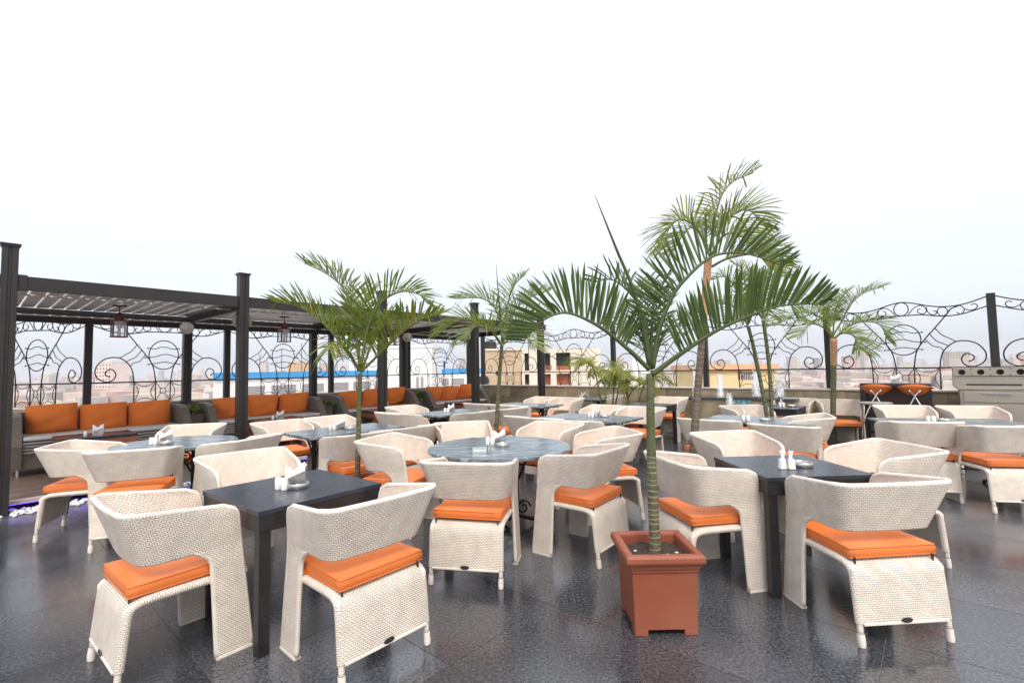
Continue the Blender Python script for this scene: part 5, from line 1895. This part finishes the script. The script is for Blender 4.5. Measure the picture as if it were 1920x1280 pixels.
def stool(t, off, label):
    root = empty('bar_stool', wall_pt(t, off), SITE_ROT - PI / 2, label, 'bar stool', 'orange folding bar stools')
    # the dished oval seat stands tipped up against the bar
    mb = MB()
    nu, nv = 22, 8

    def lens(u, v, s_):
        x = (u * 2 - 1)
        up = 0.055 * (1 - x * x)
        dn = -0.125 * (1 - abs(x) ** 2.2) ** 1.35
        z = dn + (up - dn) * v
        th = 0.030 * math.sin(PI * v) ** 0.5 * (1 - abs(x) ** 4) ** 0.5 if 0 < v < 1 and abs(x) < 1 else 0.0
        return (x * 0.238, -0.03 - 0.10 * (v - 0.5) + (-th if s_ else th) + 0.05 * x * x, 1.06 + z)
    mb.grid(lambda u, v: lens(u, v, 1), nu, nv)
    mb.grid(lambda u, v: lens(u, v, 0), nu, nv, flip=True)
    mb.build('seat', M['leather'], root, smooth=True, auto=False)
    for s_ in (-1, 1):
        MB().tube(spline([(s_ * 0.07, -0.06, 1.02), (0.0 - s_ * 0.01, -0.05 - 0.02 * s_, 0.90), (-s_ * 0.17, -0.10, 0.50), (-s_ * 0.22, -0.14, 0.01)], 6), 0.0125, 8).build('leg', M['chrome'], root, smooth=True, auto=False)
        MB().tube([(s_ * 0.07, -0.06, 1.025), (s_ * 0.07, -0.02, 1.045)], 0.016, 8).build('hinge', M['plate'], root)
    MB().tube([(-0.20, -0.125, 0.22), (0.20, -0.125, 0.22)], 0.009, 8).build('foot_bar', M['chrome'], root, smooth=True)


stool(9.66, 0.70, 'orange seated folding bar stool, the one nearer the fountain')
stool(10.14, 0.70, 'orange seated folding bar stool, the one nearer the steel grill')

rt = empty('side_table', (5.58, 7.40, 0), 0, 'small round grey side table on chrome legs by the bar stools', 'side table')
MB().lathe([(0.20, 0.82), (0.21, 0.83), (0.21, 0.845), (0.20, 0.85), (0, 0.85)], 28).build('table_top', M['slat'], rt, smooth=True)
for k in range(3):
    a = 0.4 + k * 2 * PI / 3
    MB().tube([(0.16 * math.cos(a), 0.16 * math.sin(a), 0.82), (0.21 * math.cos(a), 0.21 * math.sin(a), 0.0)], 0.011, 8).build('leg', M['chrome'], rt, smooth=True)

gr = empty('grill_station', wall_pt(10.62, 0.75), SITE_ROT - PI / 2, 'large stainless steel grill station with drawers and a pierced top panel', 'grill')
GL = 2.6
MB().span((0.03, 0.02, 0.10), (GL, 0.62, 1.04)).build('cabinet', M['grill'], gr, bevel=0.004)
MB().span((0.06, 0.05, 0.0), (GL, 0.58, 0.099)).build('plinth', M['plate'], gr)
MB().span((0, 0.0, 1.04), (GL, 0.64, 1.075)).build('worktop', M['grill'], gr, bevel=0.005)
MB().span((-0.03, 0.10, 1.075), (GL, 0.60, 1.235)).build('hood', M['grill'], gr, bevel=0.004)
for k in range(3):
    MB().span((0.11 + k * 0.62, 0.096, 1.10), (0.68 + k * 0.62, 0.099, 1.122)).build('slot', M['signblack'], gr)
# pierced panel with round holes
mb = MB()
HX, HZ, HR = 0.20, 0.105, 0.040
npan = 13
for k in range(npan):
    cx = 0.05 + k * HX + 0.02
    cz = 1.238 + 0.055
    N_ = 24
    outer = []
    for i in range(N_):
        a = 2 * PI * i / N_
        ca, sa = math.cos(a), math.sin(a)
        m_ = max(abs(ca) / (HX / 2), abs(sa) / (HZ / 2))
        outer.append((ca / m_, sa / m_))
    for y in (0.08, 0.095):
        vs = [(cx + HR * math.cos(2 * PI * i / N_), y, cz + HR * math.sin(2 * PI * i / N_)) for i in range(N_)] + [(cx + a, y, cz + b) for a, b in outer]
        fs = []
        for i in range(N_):
            q = (i, (i + 1) % N_, N_ + (i + 1) % N_, N_ + i)
            fs.append(q if y > 0.09 else q[::-1])
        mb.add(vs, fs)
    vs = [(cx + HR * math.cos(2 * PI * i / N_), y, cz + HR * math.sin(2 * PI * i / N_)) for y in (0.08, 0.095) for i in range(N_)]
    mb.add(vs, [(i, (i + 1) % N_, N_ + (i + 1) % N_, N_ + i) for i in range(N_)])
mb.build('pierced_panel', M['grill'], gr)
MB().span((-0.03, 0.079, 1.346), (GL, 0.34, 1.358)).build('top_shelf', M['grill'], gr, bevel=0.003)
MB().span((-0.03, 0.33, 1.236), (GL, 0.34, 1.3455)).build('rear_panel', M['plate'], gr)
for k in range(3):
    x = 0.07 + k * 0.80
    MB().span((x, 0.0, 0.86), (x + 0.70, 0.018, 1.01)).build('drawer', M['grill'], gr, bevel=0.004)
    MB().span((x + 0.20, -0.022, 0.985), (x + 0.50, -0.002, 0.997)).build('drawer_handle', M['steel'], gr)
    MB().span((x, 0.0, 0.14), (x + 0.70, 0.018, 0.83)).build('door', M['grill'], gr, bevel=0.004)
    MB().tube([(x + 0.06, -0.03, 0.58), (x + 0.06, -0.03, 0.74)], 0.008, 6).build('door_handle', M['steel'], gr)

# ------------------------------------------------------------------ neighbouring roofs and the hazy city
WHITE = mat('white painted wall', (0.80, 0.79, 0.77), 0.8, var=0.06, vscale=0.4)
BLUE = mat('blue painted fascia', (0.055, 0.31, 0.64), 0.55, var=0.12, vscale=0.6)
BEIGE = mat('beige plaster', (0.52, 0.40, 0.28), 0.85, col2=(0.44, 0.33, 0.22), vscale=0.7, detail=7)
CREAM = mat('cream plaster', (0.66, 0.60, 0.50), 0.85, var=0.10, vscale=0.6)
YELLOW = mat('yellow plaster', (0.66, 0.52, 0.28), 0.85, var=0.06, vscale=0.5)
PEACH = mat('peach fascia', (0.62, 0.38, 0.22), 0.8, var=0.06, vscale=0.5)
BRICK = mat('raw brick', (0.36, 0.13, 0.07), 0.9, var=0.25, vscale=6)
DARKROOM = mat('dark opening', (0.03, 0.028, 0.027), 0.7)
LOUV = mat('grey window louvre', (0.30, 0.30, 0.31), 0.6, var=0.1, vscale=3)
TANK = mat('black water tank', (0.02, 0.02, 0.022), 0.5)
GZ = -30.0


def frame_obj(name, a, b, label, cat, group=None):
    """an Empty at a with local X towards b, local Y away from the viewer"""
    ang = math.atan2(b[1] - a[1], b[0] - a[0])
    return empty(name, (a[0], a[1], GZ), ang, label, cat, group), math.dist(a, b)


bA, LA = frame_obj('building', (-25.03, 40.0), (-16.0, 57.2), 'long white building with a blue roof edge and grey louvred windows', 'building')
LA += 3
hA = 1.0 - GZ
def prism4(pts, z0, z1):
    return MB().add([(x, y, z0) for x, y in pts] + [(x, y, z1) for x, y in pts], [(3, 2, 1, 0), (4, 5, 6, 7), (0, 1, 5, 4), (1, 2, 6, 5), (2, 3, 7, 6), (3, 0, 4, 7)])


prism4([(0, 0), (LA, 0), (LA + 13, 7.5), (13.3, 7.5)], 0, hA).build('wall', WHITE, bA)
prism4([(-0.1, -0.15), (LA, -0.15), (LA + 13, 7.6), (13.2, 7.6)], hA, hA + 0.58).build('roof_edge', BLUE, bA)
for i in range(6):
    x = 1.9 + i * 3.35
    f = MB().span((x, -0.06, hA - 1.50), (x + 2.75, 0.02, hA - 0.62)).build('window', WHITE, bA)
    for k in range(6):
        MB().span((x + 0.06, -0.10, hA - 1.46 + k * 0.14), (x + 2.69, -0.062, hA - 1.37 + k * 0.14)).build('louvre', LOUV, f)
for i in range(5):
    MB().tube([(5 + i * 2.3, 1.2, hA + 0.58), (5 + i * 2.3, 1.2, hA + 2.3 + (i % 3) * 0.6)], 0.03, 5).build('aerial', DARKROOM, bA)
MB().span((10.5, 3, hA + 0.58), (12.0, 4.5, hA + 1.6)).build('roof_hut', PEACH, bA)

bT, LT = frame_obj('building', (-19.8, 58.0), (-9.75, 58.0), 'tall plain white block rising above the blue roof edges', 'building')
MB().span((0, 0, 0), (LT, 12, 34.2)).build('wall', WHITE, bT)
MB().span((-0.1, -0.1, 34.2), (LT + 0.1, 12, 34.6)).build('parapet', WHITE, bT)
for i in range(2):
    MB().span((LT - 1.95 + i * 0.55, -0.03, 29.4), (LT - 1.6 + i * 0.55, 0.02, 30.7)).build('window', LOUV, bT)
MB().span((2, 3, 34.6), (4.5, 5.5, 36.4)).build('stair_hut', WHITE, bT)
for k in range(3):
    MB().span((-0.4, 3.0, 30.6 + k * 1.1), (-0.001, 5.0, 30.72 + k * 1.1)).build('cable_tray', LOUV, bT)

bR, LR = frame_obj('building', (-12.0, 66.0), (-3.0, 66.0), 'distant white wing with a blue roof edge beside the plain white block', 'building')
MB().span((0, 0, 0), (LR, 10, 31.0)).build('wall', WHITE, bR)
MB().span((-0.1, -0.15, 31.0), (LR + 0.1, 10, 31.62)).build('roof_edge', BLUE, bR)
for i in range(4):
    MB().span((1.5 + i * 2.1, -0.05, 29.4), (3.2 + i * 2.1, 0.02, 30.3)).build('window', LOUV, bR)
for i in range(2):
    MB().lathe([(0.5, 0), (0.55, 0.5), (0.5, 1.1), (0.2, 1.3), (0, 1.32)], 12, (0.6 + i * 1.3, 2, 31.62)).build('water_tank', TANK, bR, smooth=True)

bB, LB = frame_obj('building', (-1.95, 30.0), (5.6, 30.3), 'unfinished beige and white building with brick filled window openings', 'building')
HB = 32.62


def slab(a, b, m_, nm='wall'):
    return MB().span(a, b).build(nm, m_, bB)


slab((0, 0, 0), (2.55, 9, HB), BEIGE)
fan_ = MB().lathe([(0.0, 0.0), (0.34, 0.0), (0.36, 0.06), (0.34, 0.2), (0.0, 0.2)], 20).build('exhaust_fan', TANK, bB, smooth=True)
fan_.rotation_euler = (PI / 2, 0, 0)
fan_.location = (0.12, -0.01, 30.75)
slab((2.551, 0.55, 0), (LB, 9, HB), CREAM)
slab((2.551, 0.0, HB - 0.20), (LB, 0.549, HB + 0.06), CREAM, 'roof_slab')
slab((2.551, 0.0, 31.10), (LB, 0.549, 31.32), CREAM, 'floor_slab')
slab((2.551, 0.0, 0.0), (LB, 0.549, 30.30), CREAM)
for a, b in ((2.551, 2.72), (3.00, 4.00), (4.36, 4.72), (5.64, 6.15)):
    slab((a, 0.0, 31.32), (b, 0.549, HB - 0.20), CREAM, 'column')
    slab((a, 0.0, 30.30), (b, 0.549, 31.10), CREAM, 'column')
slab((6.15, -0.02, 30.30), (LB, 0.549, 31.10), CREAM, 'column')
slab((6.15, -0.02, 31.32), (LB, 0.549, HB - 0.20), CREAM, 'column')
for a, b, z0, z1, m_ in ((2.72, 3.0, 31.32, HB - 0.2, DARKROOM), (4.0, 4.36, 31.65, HB - 0.2, DARKROOM), (4.0, 4.36, 31.32, 31.64, BRICK), (4.72, 5.64, 31.6, HB - 0.2, DARKROOM), (4.72, 5.64, 31.32, 31.59, BRICK),
                         (2.72, 3.0, 30.5, 31.1, DARKROOM), (4.0, 4.36, 30.3, 31.1, BRICK), (4.72, 5.64, 30.3, 31.1, BRICK)):
    MB().span((a + 0.001, 0.38, z0 + 0.001), (b - 0.001, 0.52, z1 - 0.001)).build('window', m_, bB)
MB().lathe([(0.42, 0), (0.45, 0.3), (0.42, 0.7), (0.1, 0.85), (0, 0.86)], 12, (0.55, 3.0, HB)).build('water_tank', TANK, bB, smooth=True)
MB().span((0.9, -0.05, 31.1), (1.1, 0.02, 31.35)).build('vent', DARKROOM, bB)
MB().span((-0.04, -0.06, HB), (2.58, 9, HB + 0.12)).build('parapet', CREAM, bB)

bK, LK = frame_obj('building', (6.4, 36.0), (10.6, 37.0), 'low white building with dark glass windows behind the yellow green palms', 'building')
MB().span((0, 0, 0), (LK, 8, 31.3)).build('wall', WHITE, bK)
for i in range(2):
    MB().span((0.3 + i * 1.35, -0.04, 30.2), (1.3 + i * 1.35, 0.02, 31.1)).build('window', DARKROOM, bK)
MB().span((LK - 0.9, -0.3, 0), (LK, 1, 32.1)).build('pillar', WHITE, bK)

bY, LY = frame_obj('building', (17.1, 42.0), (23.0, 42.0), 'yellow building with a peach roof band and a barred window behind the fountain', 'building')
MB().span((0, 0, 0), (LY, 9, 30.95)).build('wall', YELLOW, bY)
MB().span((-0.25, -0.25, 30.95), (LY + 0.25, 9, 31.5)).build('roof_edge', PEACH, bY)
f = MB().span((2.65, -0.02, 30.15), (4.0, 0.05, 30.8)).build('window', DARKROOM, bY)
for k in range(9):
    MB().span((2.68 + k * 0.15, -0.06, 30.15), (2.72 + k * 0.15, -0.022, 30.8)).build('bar', CREAM, f)

CITYM = [mat('pale city wall %d' % i, c, 0.85, var=0.12, vscale=0.12, randobj=0.12) for i, c in enumerate([(0.46, 0.40, 0.34), (0.52, 0.47, 0.42), (0.40, 0.36, 0.33), (0.50, 0.36, 0.28), (0.55, 0.50, 0.40), (0.33, 0.31, 0.30), (0.48, 0.34, 0.30), (0.62, 0.52, 0.48), (0.66, 0.63, 0.58), (0.42, 0.22, 0.16)])]
CITYW = mat('dim city window', (0.06, 0.06, 0.065), 0.9, spec=0.1)
TONES = ['tan', 'pale beige', 'greyish brown', 'faded orange', 'sandy', 'dark grey', 'dusty pink', 'pale pink', 'off white', 'brick red']
cr = random.Random(21)
win_src = {}


def city_building(x, y, w, d, h, rz, m_, nwin, label, group):
    root = empty('city_building', (x, y, GZ), rz, label, 'building', group)
    top = ''
    mb = MB().span((-w / 2, -d / 2, 0), (w / 2, d / 2, h))
    mb.build('wall', m_, root)
    MB().span((-w / 2 - 0.2, -d / 2 - 0.2, h), (w / 2 + 0.2, d / 2 + 0.2, h + 0.7)).build('parapet', m_, root)
    if cr.random() < 0.6:
        top = ' with a roof hut'
        hx, hy = cr.uniform(-w / 4, w / 4), cr.uniform(-d / 4, d / 4)
        MB().span((hx - 1.6, hy - 1.6, h + 0.7), (hx + 1.6, hy + 1.6, h + 3.0)).build('roof_hut', m_, root)
    if cr.random() < 0.35:
        top += ' and black water tank' if top else ' with a black water tank'
        MB().lathe([(0.9, 0), (0.95, 1.0), (0.5, 1.7), (0, 1.75)], 8, (cr.uniform(-w / 3, w / 3), 0, h + 0.7)).build('water_tank', TANK, root)
    if label is None:
        where = 'left' if x < -0.45 * y else 'right' if x > 0.45 * y else 'middle'
        root['label'] = '%s %s city block%s, %s %s skyline' % (
            'low' if h < 9.5 else 'tall' if h > 15 else 'squat' if w > 14 else 'slender', TONES[CITYM.index(m_)], top or ' with a bare roof', 'near' if y < 200 else 'far', where)
    fl_ = int((h - 0.8) / 3.1)
    nw = max(2, int(w / 3.2))
    cnt = 0
    for r in range(fl_):
        for c in range(nw):
            if cnt >= nwin: break
            xx = -w / 2 + (c + 0.5) * w / nw
            zz = h - 2.0 - r * 3.1
            if 'w' not in win_src:
                win_src['w'] = MB().span((-0.75, -0.10, -0.7), (0.75, 0.05, 0.7)).build('window', CITYW, root)
                win_src['w'].location = (xx, -d / 2, zz)
            else:
                inst(win_src['w'], 'window', root, (xx, -d / 2, zz))
            cnt += 1
    return root


placed = []
n_things = 0
tries = 0
far = [MB() for _ in CITYM]
# individual blocks in the nearer streets
while n_things < 110 and tries < 6000:
    tries += 1
    y = 95 + 330 * cr.random() ** 1.3
    x = cr.uniform(-1.12, 1.12) * y
    w, d = cr.uniform(8, 19), cr.uniform(8, 16)
    if any(abs(x - a) < (w + c) / 2 + 1.5 and abs(y - b) < (d + e_) / 2 + 1.5 for a, b, c, e_ in placed):
        continue
    placed.append((x, y, w, d))
    h = cr.choice([7, 9, 10, 12, 13, 15, 16, 18]) * cr.uniform(0.9, 1.1)
    if y < 200: h = min(h, 6 + y * 0.05)
    city_building(x, y, w, d, h, cr.uniform(-0.5, 0.5), cr.choice(CITYM), 14 if y < 260 else 8, None, 'hazy city blocks beyond the railing')
    n_things += 1
city_building(-351.0, 420.0, 19, 15, 43, -0.3, CITYM[7], 40, 'tall pinkish tower block standing out of the haze seen through the left railing', None)
city_building(515.0, 700.0, 7, 7, 50, 0.2, CITYM[1], 10, 'slim pale tower in the haze right of the bushy palm', None)
city_building(-475.0, 560.0, 46, 18, 31, 0.3, CITYM[2], 30, 'long grey block at the left end of the hazy skyline', None)
city_building(640.0, 690.0, 24, 18, 44, -0.3, CITYM[0], 20, 'pale pink tower pair in the haze near the right post', None)
city_building(612.0, 860.0, 30, 18, 42, -0.3, CITYM[6], 16, 'broad pink tower in the haze left of the right post', None)
tw = random.Random(4)
mbs = [MB() for _ in CITYM]
for i in range(8200):
    y = 330 + 2900 * tw.random() ** 1.6
    x = tw.uniform(-1.14, 1.14) * y
    k = tw.randrange(len(CITYM))
    h = tw.choice([7, 9, 10, 12, 13, 15, 17]) * tw.uniform(0.8, 1.25)
    if y > 700 and tw.random() < 0.035: h = tw.uniform(26, 52)
    mbs[k].box((x, y, GZ + h / 2), (tw.uniform(6, 20), tw.uniform(6, 16), h), tw.uniform(-0.7, 0.7))
allc = MB()
for k, m_ in enumerate(mbs):
    allc.add(m_.v, m_.f, None, k)
co = allc.build('distant_city', CITYM)
tag(co, kind='stuff')
# street trees between the blocks
tm = MB()
for i in range(520):
    y = 70 + 700 * tw.random() ** 1.3
    x = tw.uniform(-1.12, 1.12) * y
    r = tw.uniform(2.0, 4.5)
    h = tw.uniform(3, 8)
    for q in range(5):
        c = (x + tw.uniform(-r, r) * 0.7, y + tw.uniform(-r, r) * 0.7, GZ + h + tw.uniform(-1.5, 1.5))
        rr = r * tw.uniform(0.4, 0.7)
        tm.add([(c[0] + a * rr * tw.uniform(.7, 1.2), c[1] + b * rr * tw.uniform(.7, 1.2), c[2] + e_ * rr * tw.uniform(.7, 1.1)) for a, b, e_ in ico], icof)
to2 = tm.build('street_greenery', mat('dusty foliage', (0.05, 0.07, 0.035), 0.8, var=0.4, vscale=0.3))
tag(to2, kind='stuff')
